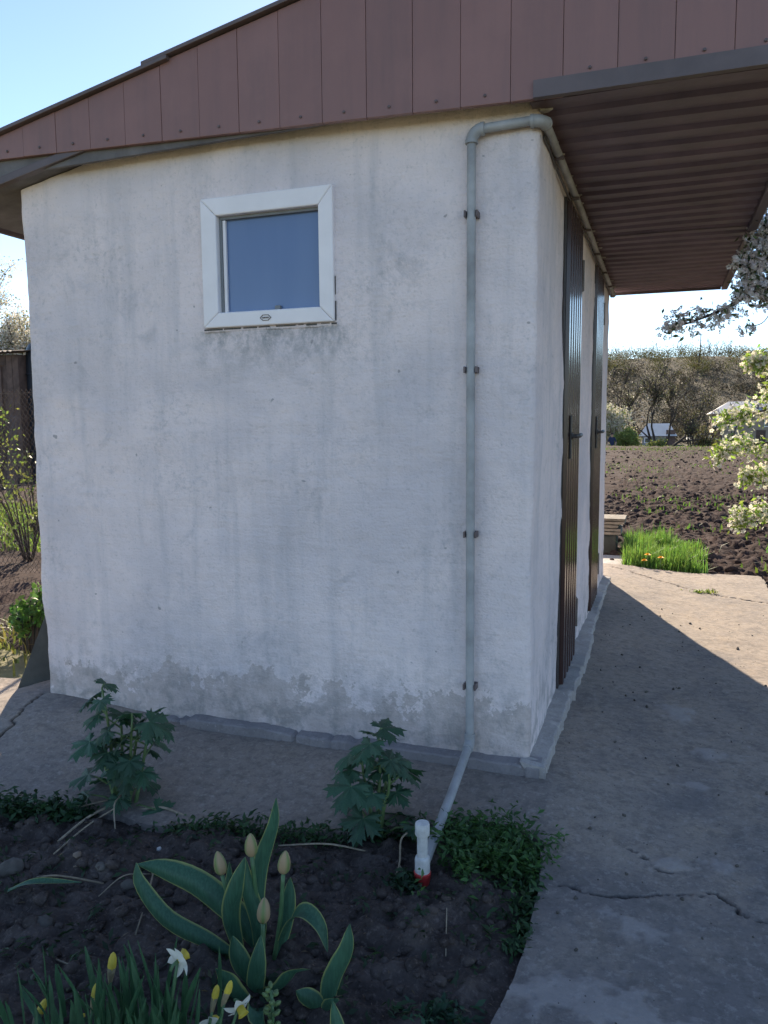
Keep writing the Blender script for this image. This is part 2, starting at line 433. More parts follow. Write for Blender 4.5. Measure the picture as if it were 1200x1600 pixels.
def put(name, me, mat, parent=None, smooth=False, bevel=0.0, auto=None):
    o = bpy.data.objects.new(name, me); COL.objects.link(o)
    if mat is not None and not me.materials: me.materials.append(MAT[mat] if isinstance(mat, str) else mat)
    if smooth:
        me.polygons.foreach_set('use_smooth', np.ones(len(me.polygons), dtype=bool))
        if auto:
            try: me.set_sharp_from_angle(angle=R(auto))
            except Exception: pass
    if bevel:
        b = o.modifiers.new('bevel', 'BEVEL'); b.width = bevel; b.segments = 2; b.limit_method = 'ANGLE'
    if parent is not None:
        o.parent = parent; o.matrix_parent_inverse = pinv(parent)
    return o

def world(o):
    m = Matrix.LocRotScale(o.location, o.rotation_euler, o.scale)
    return (world(o.parent) @ o.matrix_parent_inverse @ m) if o.parent else m
def pinv(p): return world(p).inverted()

def npmesh(name, V, F, tint=None, floats=None):
    V = np.ascontiguousarray(V, dtype=np.float32); F = np.ascontiguousarray(F, dtype=np.int32)
    me = bpy.data.meshes.new(name); k = F.shape[1]
    me.vertices.add(len(V)); me.vertices.foreach_set('co', V.ravel())
    me.loops.add(F.size); me.loops.foreach_set('vertex_index', F.ravel())
    me.polygons.add(len(F)); me.polygons.foreach_set('loop_start', np.arange(0, F.size, k, dtype=np.int32))
    me.update(calc_edges=True)
    if tint is not None:
        t = np.ones((len(V), 4), dtype=np.float32); t[:, :3] = tint
        at = me.attributes.new('tint', 'FLOAT_COLOR', 'POINT'); at.data.foreach_set('color', t.ravel())
    for kname, arr in (floats or {}).items():
        at = me.attributes.new(kname, 'FLOAT', 'POINT'); at.data.foreach_set('value', np.asarray(arr, dtype=np.float32).ravel())
    return me

def tag(o, label=None, cat=None, group=None, kind=None):
    if label: o['label'] = label
    if cat: o['category'] = cat
    if group: o['group'] = group
    if kind: o['kind'] = kind
    return o
def empty(name, loc, label, cat, group=None):
    o = bpy.data.objects.new(name, None); COL.objects.link(o); o.location = loc; o.empty_display_size = 0.1
    return tag(o, label, cat, group)
def grid_faces(nx, ny):
    i = np.arange((nx - 1) * (ny - 1)); a = i // (nx - 1) * nx + i % (nx - 1)
    return np.stack([a, a + 1, a + nx + 1, a + nx], 1)

def unit(n):
    v = rng.normal(size=(n, 3)); return v / np.linalg.norm(v, axis=1)[:, None]
def cards(C, size, aspect=0.6, nrm=None, tint=None, bend=0.15):
    """leaf-shaped quads (diamonds) around centres C"""
    n = len(C); size = np.broadcast_to(np.asarray(size, float), (n,))[:, None]
    N = unit(n) if nrm is None else nrm
    A = np.cross(N, unit(n)); A /= np.linalg.norm(A, axis=1)[:, None] + 1e-9
    B = np.cross(N, A)
    V = np.stack([C - A * size, C + B * size * aspect + N * size * bend, C + A * size, C - B * size * aspect + N * size * bend], 1).reshape(-1, 3)
    F = np.arange(4 * n).reshape(-1, 4)
    T = None if tint is None else np.repeat(tint, 4, 0)
    return V, F, T
def flowers(C, size, nrm, tint):
    """five petals and a centre for every flower"""
    n = len(C); size = np.broadcast_to(np.asarray(size, float), (n,))[:, None]
    A = np.cross(nrm, unit(n)); A /= np.linalg.norm(A, axis=1)[:, None] + 1e-9
    B = np.cross(nrm, A); Vs = []; Ts = []
    for k in range(5):
        a = 2 * math.pi * k / 5
        d = A * math.cos(a) + B * math.sin(a); e = -A * math.sin(a) + B * math.cos(a)
        Vs.append(np.stack([C + d * size * 0.1, C + d * size * 0.62 + e * size * 0.40 + nrm * size * 0.22, C + d * size + nrm * size * 0.30, C + d * size * 0.62 - e * size * 0.40 + nrm * size * 0.22], 1))
        Ts.append(np.repeat(tint[:, None, :], 4, 1))
    V = np.concatenate(Vs, 0).reshape(-1, 3); T = np.concatenate(Ts, 0).reshape(-1, 3)
    return V, np.arange(len(V)).reshape(-1, 4), T
def join(parts):
    Vs = []; Fs = []; Ts = []; o = 0
    for V, F, T in parts:
        Vs.append(V); Fs.append(F + o); Ts.append(T); o += len(V)
    return np.concatenate(Vs), np.concatenate(Fs), np.concatenate(Ts)
def jitter(c, n, var=0.25, hue=0.08):
    c = np.array(c); k = 1 + (rng.random((n, 1)) - 0.5) * 2 * var
    return np.clip(c * k * (1 + (rng.random((n, 3)) - 0.5) * 2 * hue), 0.002, 0.95)

G = -0.10            # level of the concrete

# ================================================================== SETTING
def terrain(x, y):
    x = np.asarray(x, float); y = np.asarray(y, float)
    z = -0.17 + 0 * x
    z = z + 0.05 * fbm(x * 0.3, y * 0.3, 3, 5) * sstep(2, 8, np.hypot(x, y))
    z = z - 0.22 * sstep(4.6, 5.2, y) * (1 - sstep(42.0, 43.5, y)) * sstep(-6, -5.5, x)
    z = z - 1.05 * sstep(42.5, 49, y)
    z = z + (15.2 + 2.2 * fbm(x * 0.03, y * 0.03, 3, 9)) * sstep(92, 176, y - 0.05 * x) + 0.7 * fbm(x * 0.12, y * 0.12, 3, 3) * sstep(90, 110, y)
    return z
def axis(lo, hi, c, fine, growth):
    a = [0.0]
    s = fine
    while a[-1] < max(hi - c, c - lo): a.append(a[-1] + s); s *= growth
    a = np.array(a); v = np.concatenate([c - a[::-1], c + a[1:]])
    return v[(v > lo) & (v < hi)]
gx = np.concatenate([axis(-900, 900, 3, 0.9, 1.055)]); gy = np.concatenate([axis(-600, 1500, 60, 1.6, 1.03)])
GX, GY = np.meshgrid(gx, gy)
tag(put('ground', npmesh('ground', np.stack([GX, GY, terrain(GX, GY)], -1).reshape(-1, 3), grid_faces(len(gx), len(gy))), 'ground', smooth=True), kind='structure')

# ploughed field behind the path
fx = np.concatenate([np.arange(-6, 0, 0.5), np.arange(-0.5, 8, 0.035), np.geomspace(8, 40, 40)])
fy = np.concatenate([np.arange(4.55, 12, 0.035), 12 + np.cumsum(np.geomspace(0.04, 0.32, 240))]); fy = fy[fy < 42.6]
FX, FY = np.meshgrid(fx, fy)
FZ = -0.150 + 0.10 * np.abs(fbm(FX * 4.5, FY * 4.5, 5, 21, 0.68)) + 0.035 * fbm(FX * 13, FY * 13, 3, 23, 0.6) + 0.05 * fbm(FX * 0.5, FY * 0.5, 2, 8)
FZ += 0.06 * sstep(36, 41, FY) - 0.02
FZ -= 0.10 * (1 - sstep(0.0, 0.35, FY - 4.75)) * (FX < 1.6)
tag(put('ploughed_field', npmesh('ploughed_field', np.stack([FX, FY, FZ], -1).reshape(-1, 3), grid_faces(len(fx), len(fy))), 'field'), kind='structure')
# soil to the right of the path, under the blossom tree
sx = np.arange(1.25, 6, 0.06); sy = np.arange(-3.5, 4.7, 0.06); SX, SY = np.meshgrid(sx, sy)
SZ = -0.19 + 0.10 * np.abs(fbm(SX * 3.5, SY * 3.5, 5, 31, 0.6))
tag(put('garden_soil', npmesh('garden_soil', np.stack([SX, SY, SZ], -1).reshape(-1, 3), grid_faces(len(sx), len(sy))), 'field'), kind='structure')
# soil to the left, behind the fence
lx = np.arange(-22, -2.5, 0.09); ly = np.arange(1.0, 16, 0.09); LX, LY = np.meshgrid(lx, ly)
LZ = -0.17 + 0.10 * np.abs(fbm(LX * 2.5, LY * 2.5, 5, 41, 0.6)) * sstep(1.0, 2.0, LY)
tag(put('yard_soil', npmesh('yard_soil', np.stack([LX, LY, LZ], -1).reshape(-1, 3), grid_faces(len(lx), len(ly))), 'field'), kind='structure')

# flower bed outline (right and back edges wander)
def bed_right(y): return 0.115 + 0.03 * fbm(np.asarray(y) * 3.0, np.asarray(y) * 0 + 2, 3, 6) + 0.02 * np.sin(np.asarray(y) * 5)
def bed_back(x):
    x = np.asarray(x, float)
    return np.interp(x, [-4, -2.4, -1.9, -1.5, -1.07, -0.85, -0.6, -0.5, -0.2, 0.0, 0.14], [-0.9, -0.85, -0.80, -0.74, -0.71, -0.63, -0.62, -0.56, -0.42, -0.40, -0.47]) + 0.03 * fbm(x * 5, x * 0 + 1, 3, 12)
bx = np.arange(-3.6, 0.22, 0.011); by = np.arange(-3.3, -0.36, 0.011); BX, BY = np.meshgrid(bx, by)
def bed_z(x, y):
    n = np.abs(fbm(x * 5, y * 5, 5, 51, 0.62)); n2 = fbm(x * 1.3, y * 1.3, 2, 55)
    inside = np.minimum(sstep(-0.02, 0.12, bed_right(y) - x), sstep(-0.02, 0.12, bed_back(x) - y))
    return -0.118 + inside * (0.075 * n + 0.03 * n2 + 0.018) - 0.012
tag(put('flower_bed_soil', npmesh('flower_bed_soil', np.stack([BX, BY, bed_z(BX, BY)], -1).reshape(-1, 3), grid_faces(len(bx), len(by))), 'soil'), kind='structure')

# concrete path and apron: one sheet with real cracks, cut out round the flower bed
px_ = np.concatenate([np.arange(-3.1, -2.5, 0.03), np.arange(-2.5, 1.345, 0.0105)])
py_ = np.concatenate([np.arange(-3.6, -1.6, 0.05), np.arange(-1.6, 0.3, 0.0085), np.arange(0.3, 4.78, 0.02)])
PX, PY = np.meshgrid(px_, py_)
for j in range(len(py_)):
    if py_[j] < -0.5:
        xr = float(bed_right(py_[j])); k = int(np.argmin(np.abs(px_ - xr))); PX[j, k] = xr
for k in range(len(px_)):
    if px_[k] < 0.08:
        yr = float(bed_back(px_[k])); j = int(np.argmin(np.abs(py_ - yr))); PY[j, k] = yr
def polydist(px, py, pts):
    d = np.full(px.shape, 9.0)
    for (x0, y0), (x1, y1) in zip(pts[:-1], pts[1:]):
        dx, dy = x1 - x0, y1 - y0; t = np.clip(((px - x0) * dx + (py - y0) * dy) / (dx * dx + dy * dy), 0, 1)
        d = np.minimum(d, np.hypot(px - x0 - t * dx, py - y0 - t * dy))
    return d
WX = PX + 0.03 * fbm(PX * 14, PY * 14, 4, 61); WY = PY + 0.03 * fbm(PX * 14 + 5, PY * 14, 4, 67)
CRACKS = [([(0.20, -0.66), (0.30, -0.663), (0.43, -0.633), (0.57, -0.561), (0.64, -0.561), (0.70, -0.612), (0.77, -0.667), (0.95, -0.74), (1.34, -0.80)], 0.0045),
          ([(0.36, -0.37), (0.391, -0.402), (0.441, -0.451), (0.489, -0.483), (0.54, -0.472)], 0.0035),
          ([(-2.12, -0.58), (-2.2, -0.431), (-2.27, -0.271), (-2.316, -0.127), (-2.356, -0.011)], 0.006),
          ([(0.06, 4.55), (0.515, 4.138), (0.855, 3.819), (1.251, 3.588), (1.34, 3.55)], 0.008),
          ([(-1.35, -0.115), (-1.2, -0.125), (-1.1, -0.12)], 0.003)]
W0 = 2.336
CR = np.zeros(PX.shape)
for pts, wd in CRACKS:
    CR = np.maximum(CR, 1 - sstep(wd * 0.5, wd * 1.4, polydist(WX, WY, pts) + 0.006 * np.abs(fbm(PX * 7, PY * 7, 3, 5))))
SP = np.zeros(PX.shape)
for (cx, cy, rx, ry) in [(0.498, -0.44, 0.055, 0.05), (0.659, -0.40, 0.07, 0.055), (0.561, 0.94, 0.07, 0.10), (0.33, -1.12, 0.22, 0.09), (0.43, -0.78, 0.10, 0.06), (0.678, 0.49, 0.07, 0.06), (0.60, 0.15, 0.05, 0.03), (0.85, -0.95, 0.12, 0.06)]:
    dd = np.hypot((WX - cx) / rx, (WY - cy) / ry) + 0.9 * fbm(PX * 30, PY * 30, 3, 71)
    SP = np.maximum(SP, 1 - sstep(0.55, 1.05, dd))
TONE = sstep(-0.55, 0.60, 0.60 * fbm(PX * 3.4, PY * 3.0, 7, 77, 0.78) + 0.62 * (1 - sstep(-1.1, 0.2, PY)) * sstep(-0.5, 0.2, PX) - 0.30)  # mottled darkening, stronger toward the camera end of the path
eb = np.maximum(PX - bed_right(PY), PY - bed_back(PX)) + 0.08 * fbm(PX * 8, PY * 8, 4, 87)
TONE = np.maximum(TONE, 0.8 * (1 - sstep(0.0, 0.10, eb)))
TONE = np.maximum(TONE, 0.45 * sstep(-0.2, 0.3, fbm(PX * 2.2, PY * 2.2, 5, 89, 0.6) + 0.1) * (PX < 0.1) * (PY < 0.1))
PZ = G + 0.012 * fbm(PX * 1.1, PY * 1.1, 3, 81) + 0.003 * fbm(PX * 12, PY * 12, 3, 83) - 0.016 * CR + 0.004 * SP
db = np.hypot(np.maximum(np.maximum(-W0 - PX, PX), 0), np.maximum(-PY, 0))
RISE = 0.050 * (1 - sstep(0.0, 0.75, db)) + 0.055 * (1 - sstep(-2.45, -1.35, PX)) * (1 - sstep(0.1, 0.9, db)) * sstep(-2.8, -2.4, PX)
PZ = PZ + RISE
PZ = np.where((PX > -2.30) & (PX < -0.03) & (PY > 0.04) & (PY < 4.0), G - 0.02, PZ)
keep_v = ~((PX < bed_right(PY) - 1e-4) & (PY < bed_back(PX) - 1e-4))
keep_v &= PX < 1.325 + 0.03 * fbm(PY * 4, PY * 0, 3, 91)
keep_v &= PY < 4.72 + 0.05 * fbm(PX * 5, PX * 0, 3, 93)
keep_v &= ~((PX < -2.45) & (PY > 0.35))
F = grid_faces(len(px_), len(py_)); kv = keep_v.reshape(-1); F = F[kv[F].all(1)]
# skirt down the open edges so the slab has thickness
E = np.concatenate([F[:, [0, 1]], F[:, [1, 2]], F[:, [2, 3]], F[:, [3, 0]]]); key = np.sort(E, 1); uq, idx, cnt = np.unique(key, axis=0, return_index=True, return_counts=True)
B = E[idx[cnt == 1]]
V = np.stack([PX, PY, PZ], -1).reshape(-1, 3); n0 = len(V); bv = np.unique(B); mp = -np.ones(n0, int); mp[bv] = n0 + np.arange(len(bv))
V = np.concatenate([V, V[bv] - np.array([0, 0, 0.12])])
F = np.concatenate([F, np.stack([B[:, 1], B[:, 0], mp[B[:, 0]], mp[B[:, 1]]], 1)])
ext = lambda a: np.concatenate([a.reshape(-1), a.reshape(-1)[bv]])
used = np.unique(F); re = -np.ones(len(V), int); re[used] = np.arange(len(used))
tag(put('concrete_path', npmesh('concrete_path', V[used], re[F], None, {'crack': ext(CR)[used], 'spot': ext(SP)[used], 'grime_tone': ext(TONE)[used]}), 'concrete', smooth=True, auto=50), kind='structure')

# ================================================================== SHED
W_, L_ = 2.336, 4.05
shed = empty('garden_shed', (-1.17, 2.0, G), 'whitewashed garden shed with brown metal roof and two brown doors', 'shed')
def ztop(x): return np.minimum(2.352 + 0.195 * (x + W_), 2.47)
def wall_mesh():
    loop = []
    def arc(cx, cy, a0, a1, r=0.025, n=5):
        for k in range(n + 1):
            a = R(a0 + (a1 - a0) * k / n); loop.append((cx + r * math.cos(a), cy + r * math.sin(a)))
    r = 0.025
    for y in np.arange(L_ - r, r + 0.02, -0.08): loop.append((-W_, y))
    arc(-W_ + r, r, 180, 270)
    for x in np.arange(-W_ + r + 0.016, -r - 0.008, 0.016): loop.append((x, 0.0))
    arc(-r, r, 270, 360)
    for y in np.arange(r + 0.02, L_ - r - 0.01, 0.022): loop.append((0.0, y))
    arc(-r, L_ - r, 0, 90)
    for x in np.arange(-r - 0.1, -W_ + 0.1, -0.1): loop.append((x, L_))
    loop.append((-W_, L_))
    L = np.array(loop); n = len(L); nz = 150
    t = np.linspace(0, 1, nz)
    X = np.repeat(L[None, :, 0], nz, 0); Y = np.repeat(L[None, :, 1], nz, 0)
    zt = ztop(L[:, 0]); Z = (G - 0.05) + t[:, None] * (zt[None, :] - (G - 0.05))
    # trowelled unevenness
    nrm = np.roll(L, -1, 0) - np.roll(L, 1, 0); nrm = np.stack([nrm[:, 1], -nrm[:, 0]], 1); nrm /= np.linalg.norm(nrm, axis=1)[:, None]
    s = np.concatenate([[0], np.cumsum(np.linalg.norm(np.diff(L, axis=0), axis=1))])
    d = 0.016 * fbm(s[None, :] * 1.5, Z * 1.5, 3, 101) + 0.005 * fbm(s[None, :] * 9, Z * 9, 3, 105)
    wl = np.exp(-((X + W_) / 0.12) ** 2) * (Y < 0.3)           # the far left corner wanders
    d = d - wl * 0.012 * (fbm(Z * 4, Z * 0, 3, 109))
    X = X + nrm[None, :, 0] * d; Y = Y + nrm[None, :, 1] * d
    ii = np.arange((nz - 1) * n); a = ii; b = ii // n * n + (ii % n + 1) % n
    F = np.stack([a, b, b + n, a + n], 1)
    V = np.stack([X, Y, Z], -1).reshape(-1, 3)
    C = V[F].mean(1)
    hole = (C[:, 1] < 0.03) & (C[:, 0] > -1.335) & (C[:, 0] < -0.82) & (C[:, 2] > 1.735) & (C[:, 2] < 2.18)
    return npmesh('wall', V, F[~hole])
put('wall', wall_mesh(), 'stucco', shed, smooth=True)
# dark room behind the window
# plinth ledge, front and right
def ledge_front():
    xs = np.arange(-1.85, 0.052, 0.012); V = []; n = len(xs)
    for x in xs:
        k = float(sstep(-1.85, -1.45, x)); chip = max(0.0, float(fbm(x * 9, 3.0, 4, 125, 0.7)) - 0.30)
        o = -0.012 - 0.040 * k + 0.012 * float(fbm(x * 8, 1.0, 4, 121, 0.6)) + 0.06 * chip; zt = -0.048 + 0.036 * k + 0.010 * float(fbm(x * 6, 4.0, 4, 123, 0.6)) - 0.05 * chip
        V += [(x, 0.03, zt + 0.012), (x, o + 0.006, zt + 0.002), (x, o, zt - 0.004), (x, o - 0.006, G - 0.04)]
    m = MB(); m.add(V, [(i * 4 + j, (i + 1) * 4 + j, (i + 1) * 4 + j + 1, i * 4 + j + 1) for i in range(n - 1) for j in range(3)] + [(3, 2, 1, 0), tuple((n - 1) * 4 + j for j in range(4))])
    return m
def ledge_right():
    ys = np.arange(-0.050, 4.08, 0.012); V = []; n = len(ys)
    for y in ys:
        step = 0.016 if (0.85 < y < 1.95) else 0.0
        chip = max(0.0, float(fbm(y * 8, 3.0, 4, 135, 0.7)) - 0.34)
        o = 0.066 + 0.012 * float(fbm(y * 6, 2.0, 5, 131, 0.65)) + step - 0.06 * chip; zt = -0.012 + 0.010 * float(fbm(y * 5, 7.0, 4, 133, 0.6)) - 0.03 * float(sstep(2.8, 4.1, y)) - 0.05 * chip
        V += [(-0.03, y, zt + 0.014), (o - 0.006, y, zt + 0.002), (o, y, zt - 0.004), (o + 0.006, y, G - 0.04)]
    m = MB(); m.add(V, [(i * 4 + j + 1, (i + 1) * 4 + j + 1, (i + 1) * 4 + j, i * 4 + j) for i in range(n - 1) for j in range(3)] + [(0, 1, 2, 3), tuple((n - 1) * 4 + j for j in (3, 2, 1, 0))])
    return m
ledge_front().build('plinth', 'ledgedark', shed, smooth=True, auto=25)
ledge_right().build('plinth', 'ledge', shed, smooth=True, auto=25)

# --- roof: sloping sheet, boxed gable, corrugated soffit
roof = bpy.data.objects.new('roof', None); COL.objects.link(roof); roof.location = (-0.9, 2.0, 2.5); roof.parent = shed; roof.matrix_parent_inverse = pinv(shed)
YF, YB, XL, XR = -0.095, 4.28, -2.72, 0.885
def rt_(x): return 2.566 + 0.1985 * (x + 2.321)          # top of the roof at the gable
def gb(x): return 2.385 + (2.456 - 2.385) * min(1, max(0, -x / 2.33)) if x < 0 else 2.385   # bottom of the gable cladding
XS = -1.56
for (x0, x1, dz) in ((XL - 0.04, XS + 0.12, 0.0), (XS, XR + 0.06, 0.014)):
    m = MB(); m.prism([(x0, rt_(x0) - 0.012 + dz), (x1, rt_(x1) - 0.012 + dz), (x1, rt_(x1) + dz + 0.004), (x0, rt_(x0) + dz + 0.004)], YF - 0.035, YB + 0.03)
    m.build('roof_sheet', 'trimgrey', roof, bevel=0.003)
pitch_ = 0.176
x = XL
pan = []
while x < XR - 0.01:
    x1 = min(x + pitch_, XR)
    m = MB(); g = 0.0006
    lift = 0.045 if x > 0.0 else 0.0; zb0, zb1 = gb(x) + lift, gb(x1) + lift
    zt0, zt1 = rt_(x) - 0.014, rt_(x1) - 0.014
    if x > XS: zt0 += 0.012; zt1 += 0.012
    if zt0 > zb0 + 0.01:
        # each strip is a shallow tray: proud face with turned-back edges
        m.prism([(x + g, zb0), (x1 - g, zb1), (x1 - g, zt1), (x + g, zt0)], YF - 0.012 + 0.003 * random.random(), YF + 0.01)
        gp = m.build('gable_panel', 'roofbrown', roof, bevel=0.002)
        for zz in (zb0 + 0.03,):
            MB().lathe([(0.0055, 0), (0.0055, 0.003), (0.002, 0.005)], (x + pitch_ * 0.5, YF - 0.0125, (zb0 + zb1) / 2 + 0.03), 7, axis=(0, -1, 0)).build('screw', 'trimgrey', gp)
    x = x1
m = MB()
xs = np.linspace(0.0, XR, 10)
poly = [(a, gb(a)) for a in xs] + [(a, gb(a) + 0.058) for a in xs[::-1]]
for a, b in zip(xs[:-1], xs[1:]):
    m.prism([(a, gb(a)), (b, gb(b)), (b, gb(b) + 0.056), (a, gb(a) + 0.056)], YF - 0.026, YF + 0.002)
m.build('fascia_trim', 'trimgrey', roof)
# back of gable
m = MB(); m.prism([(XL, rt_(XL) - 0.1), (XR, 2.44), (XR, rt_(XR) - 0.02), (XL, rt_(XL) - 0.02)], YF + 0.012, YF + 0.03); m.build('gable_backing', 'board', roof)
m = MB(); m.prism([(-2.3, 2.44), (XR, 2.44), (XR, rt_(XR) - 0.02), (XL, rt_(XL) - 0.02), (XL, rt_(XL) - 0.06)], YB - 0.02, YB + 0.005); m.build('gable_backing', 'board', roof)
# sloping boarded underside at the low left eave
def zu(x): return 2.357 + 0.195 * (x + W_)
bw = (YB - YF - 0.02) / 1
m = MB(); m.prism([(XL, zu(XL)), (-1.72, zu(-1.72)), (-1.72, zu(-1.72) + 0.05), (XL, zu(XL) + 0.16)], YF + 0.03, YB - 0.03); m.build('eave_soffit', 'board', roof, bevel=0.004)
m = MB(); m.prism([(XL, zu(XL) - 0.004), (-1.8, zu(-1.8) - 0.004), (-1.8, zu(-1.8) + 0.03), (XL, zu(XL) + 0.03)], YF - 0.004, YF + 0.028); m.build('eave_batten', 'trimgrey', roof, bevel=0.003)
m = MB(); m.box(XL - 0.022, XL, YF - 0.02, YB, zu(XL) - 0.02, rt_(XL) - 0.014); m.build('eave_fascia', 'trimgrey', roof, bevel=0.003)
# corrugated soffit over the doors, four sheets; ribs run across
def soffit_sheet(y0, y1, dz):
    prof = []; pitch = 0.155
    y = y0
    while y < y1 - 1e-6:
        for dy, z in ((0.0, 0.0), (0.062, 0.0), (0.080, 0.014), (0.137, 0.014)):
            if y + dy < y1: prof.append((y + dy, z))
        y += pitch
    prof.append((y1, 0.0))
    m = MB(); n = len(prof); V = []
    xs = (-0.02, 0.2, 0.45, 0.70, XR - 0.012)
    for k, xx in enumerate(xs):
        for (yy, z) in prof: V.append((xx, yy, 2.392 + z + dz + 0.003 * math.sin(yy * 3 + xx * 4)))
    fs = [(k * n + i, k * n + i + 1, (k + 1) * n + i + 1, (k + 1) * n + i) for k in range(len(xs) - 1) for i in range(n - 1)]
    m.add(V, fs); return m
ys = [YF + 0.03, 0.155 * 7 + YF + 0.03, 0.155 * 14 + YF + 0.03, 0.155 * 21 + YF + 0.03, YB - 0.01]
for i in range(4):
    o = soffit_sheet(ys[i], ys[i + 1] + (0.06 if i < 3 else 0), 0.004 * (i % 2)).build('soffit_sheet', 'soffit', roof)
    sm = o.modifiers.new('thick', 'SOLIDIFY'); sm.thickness = 0.0015
m = MB(); m.box(XR - 0.012, XR + 0.035, YF - 0.02, YB + 0.01, 2.372, 2.418); tr = m.build('eave_trim', 'trimgrey', roof, bevel=0.004)
for yy in (1.0, 1.9, 2.6, 3.3, 3.9):
    m = MB(); m.lathe([(0.008, 0), (0.008, -0.004), (0.004, -0.007)], (XR + 0.012, yy, 2.3725), 8); m.build('screw', 'iron', tr)
m = MB(); m.box(XR + 0.004, XR + 0.03, YF - 0.02, YB, 2.4185, rt_(XR) - 0.012); m.build('eave_fascia', 'roofbrown', roof, bevel=0.004)
m = MB(); m.box(0.03, XR - 0.015, YB - 0.008, YB + 0.012, 2.376, 2.44); m.build('end_trim', 'trimgrey', roof, bevel=0.003)
# plaster smeared on the soffit where it meets the wall
for i in range(26):
    yy = 0.02 + i * 0.155 + random.uniform(-0.02, 0.02); ln = random.uniform(0.012, 0.045)
    m = MB(); pts = [(0.005, yy), (0.01 + ln * 0.6, yy + 0.006), (0.01 + ln, yy + random.uniform(0.0, 0.02)), (0.012 + ln * 0.5, yy + 0.026), (0.004, yy + 0.034)]
    m.prism(pts, 2.386, 2.3925, 'xy'); m.build('plaster_smear', 'dust', roof)

# --- doors on the right wall
def door(y0, y1, z0, z1):
    d = bpy.data.objects.new('door', None); COL.objects.link(d); d.location = (0.0, (y0 + y1) / 2, z0); d.parent = shed; d.matrix_parent_inverse = pinv(shed)
    nb = 6; pt = (y1 - y0) / nb
    prof = [(y0, -0.004)]
    for k in range(nb):
        a = y0 + k * pt
        prof += [(a + pt * 0.12, -0.004), (a + pt * 0.20, 0.013), (a + pt * 0.66, 0.013), (a + pt * 0.74, -0.004)]
    prof.append((y1, -0.004))
    m = MB(); n = len(prof)
    V = [(x_ + 0.012, y_, z) for z in (z0, z1) for (y_, x_) in prof]
    V += [(x_ + 0.010, y_, z) for z in (z0, z1) for (y_, x_) in prof]
    fs = [(i, i + 1, n + i + 1, n + i) for i in range(n - 1)] + [(2 * n + i + 1, 2 * n + i, 3 * n + i, 3 * n + i + 1) for i in range(n - 1)]
    fs += [(i + 1, i, 2 * n + i, 2 * n + i + 1) for i in range(n - 1)] + [(n + i, n + i + 1, 3 * n + i + 1, 3 * n + i) for i in range(n - 1)]
    m.add(V, fs); m.build('door_sheet', 'door', d)
    m = MB(); m.box(-0.004, 0.0065, y0 - 0.02, y0 + 0.012, z0 - 0.01, z1 + 0.01); m.box(-0.004, 0.0065, y1 - 0.006, y1 + 0.012, z0 - 0.01, z1 + 0.01); m.box(-0.004, 0.0065, y0 + 0.013, y1 - 0.007, z1 - 0.03, z1 + 0.01)
    m.build('door_frame', 'iron', d, bevel=0.002)
    for zc in (z0 + 0.22, z1 - 0.23):
        h = MB(); h.box(0.004, 0.020, y1 + 0.014, y1 + 0.085, zc - 0.075, zc + 0.075); h.tube([(0.022, y1 + 0.018, zc - 0.08), (0.022, y1 + 0.018, zc + 0.08)], 0.009, 8)
        h.build('hinge', 'tanmetal', d, bevel=0.002)
    hd = bpy.data.objects.new('handle', None)
    m = MB(); yh = y0 + 0.13; zh = 1.225
    m.box(0.0255, 0.032, yh - 0.018, yh + 0.022, zh - 0.11, zh + 0.10)
    m.tube([(0.032, yh, zh), (0.056, yh, zh), (0.064, yh + 0.012, zh), (0.066, yh + 0.06, zh), (0.064, yh + 0.13, zh + 0.004), (0.058, yh + 0.145, zh + 0.005)], [0.010, 0.010, 0.010, 0.0095, 0.010, 0.008], 10)
    m.lathe([(0.016, 0.0), (0.016, 0.006), (0.010, 0.008)], (0.032, yh, zh), 12, axis=(1, 0, 0))
    m.build('handle', 'iron', d, smooth=True, auto=40)
    return d
door(0.855, 1.47, 0.012, 2.30)
door(2.44, 3.06, 0.012, 2.30)

# --- window
win = bpy.data.objects.new('window', None); COL.objects.link(win); win.location = (-1.08, 0, 1.69); win.parent = shed; win.matrix_parent_inverse = pinv(shed)
wx0, wx1, wz0, wz1 = -1.377, -0.785, 1.695, 2.215
gx0, gx1, gz0, gz1 = -1.304, -0.847, 1.755, 2.143
def frame_piece(poly, name='frame'):
    m = MB(); m.prism(poly, -0.022, 0.05); return m.build(name, 'pvc', win, bevel=0.005)
frame_piece([(wx0, wz0), (wx1, wz0), (gx1 - 0.0005, gz0), (gx0 + 0.0005, gz0)], 'bottom_rail')
frame_piece([(wx0, wz1), (gx0 + 0.0005, gz1), (gx1 - 0.0005, gz1), (wx1, wz1)], 'top_rail')
frame_piece([(wx0, wz0 + 0.0008), (gx0, gz0 + 0.0008), (gx0, gz1 - 0.0008), (wx0, wz1 - 0.0008)], 'stile')
frame_piece([(wx1, wz0 + 0.0008), (wx1, wz1 - 0.0008), (gx1, gz1 - 0.0008), (gx1, gz0 + 0.0008)], 'stile')
m = MB()
for (a0, a1, b0, b1) in ((gx0, gx1, gz1 - 0.012, gz1), (gx0, gx0 + 0.012, gz0, gz1 - 0.0125), (gx1 - 0.005, gx1, gz0, gz1 - 0.0125)):
    m.box(a0, a1, 0.004, 0.02, b0, b1)
m.build('gasket', 'greyline', win)
m = MB(); m.box(gx0 + 0.013, gx0 + 0.027, 0.008, 0.021, gz0, gz1 - 0.013); m.build('glazing_bead', 'pvc', win, bevel=0.002)
m = MB(); m.box(gx0 - 0.02, gx1 + 0.02, 0.022, 0.028, gz0 - 0.02, gz1 + 0.02); m.build('pane', 'skyglass', win)
m = MB(); m.box(-1.058, -1.032, 0.006, 0.021, gz0, gz0 + 0.020); m.build('latch', 'greyline', win, bevel=0.003)
m = MB()   # small hexagonal maker's emblem on the bottom rail
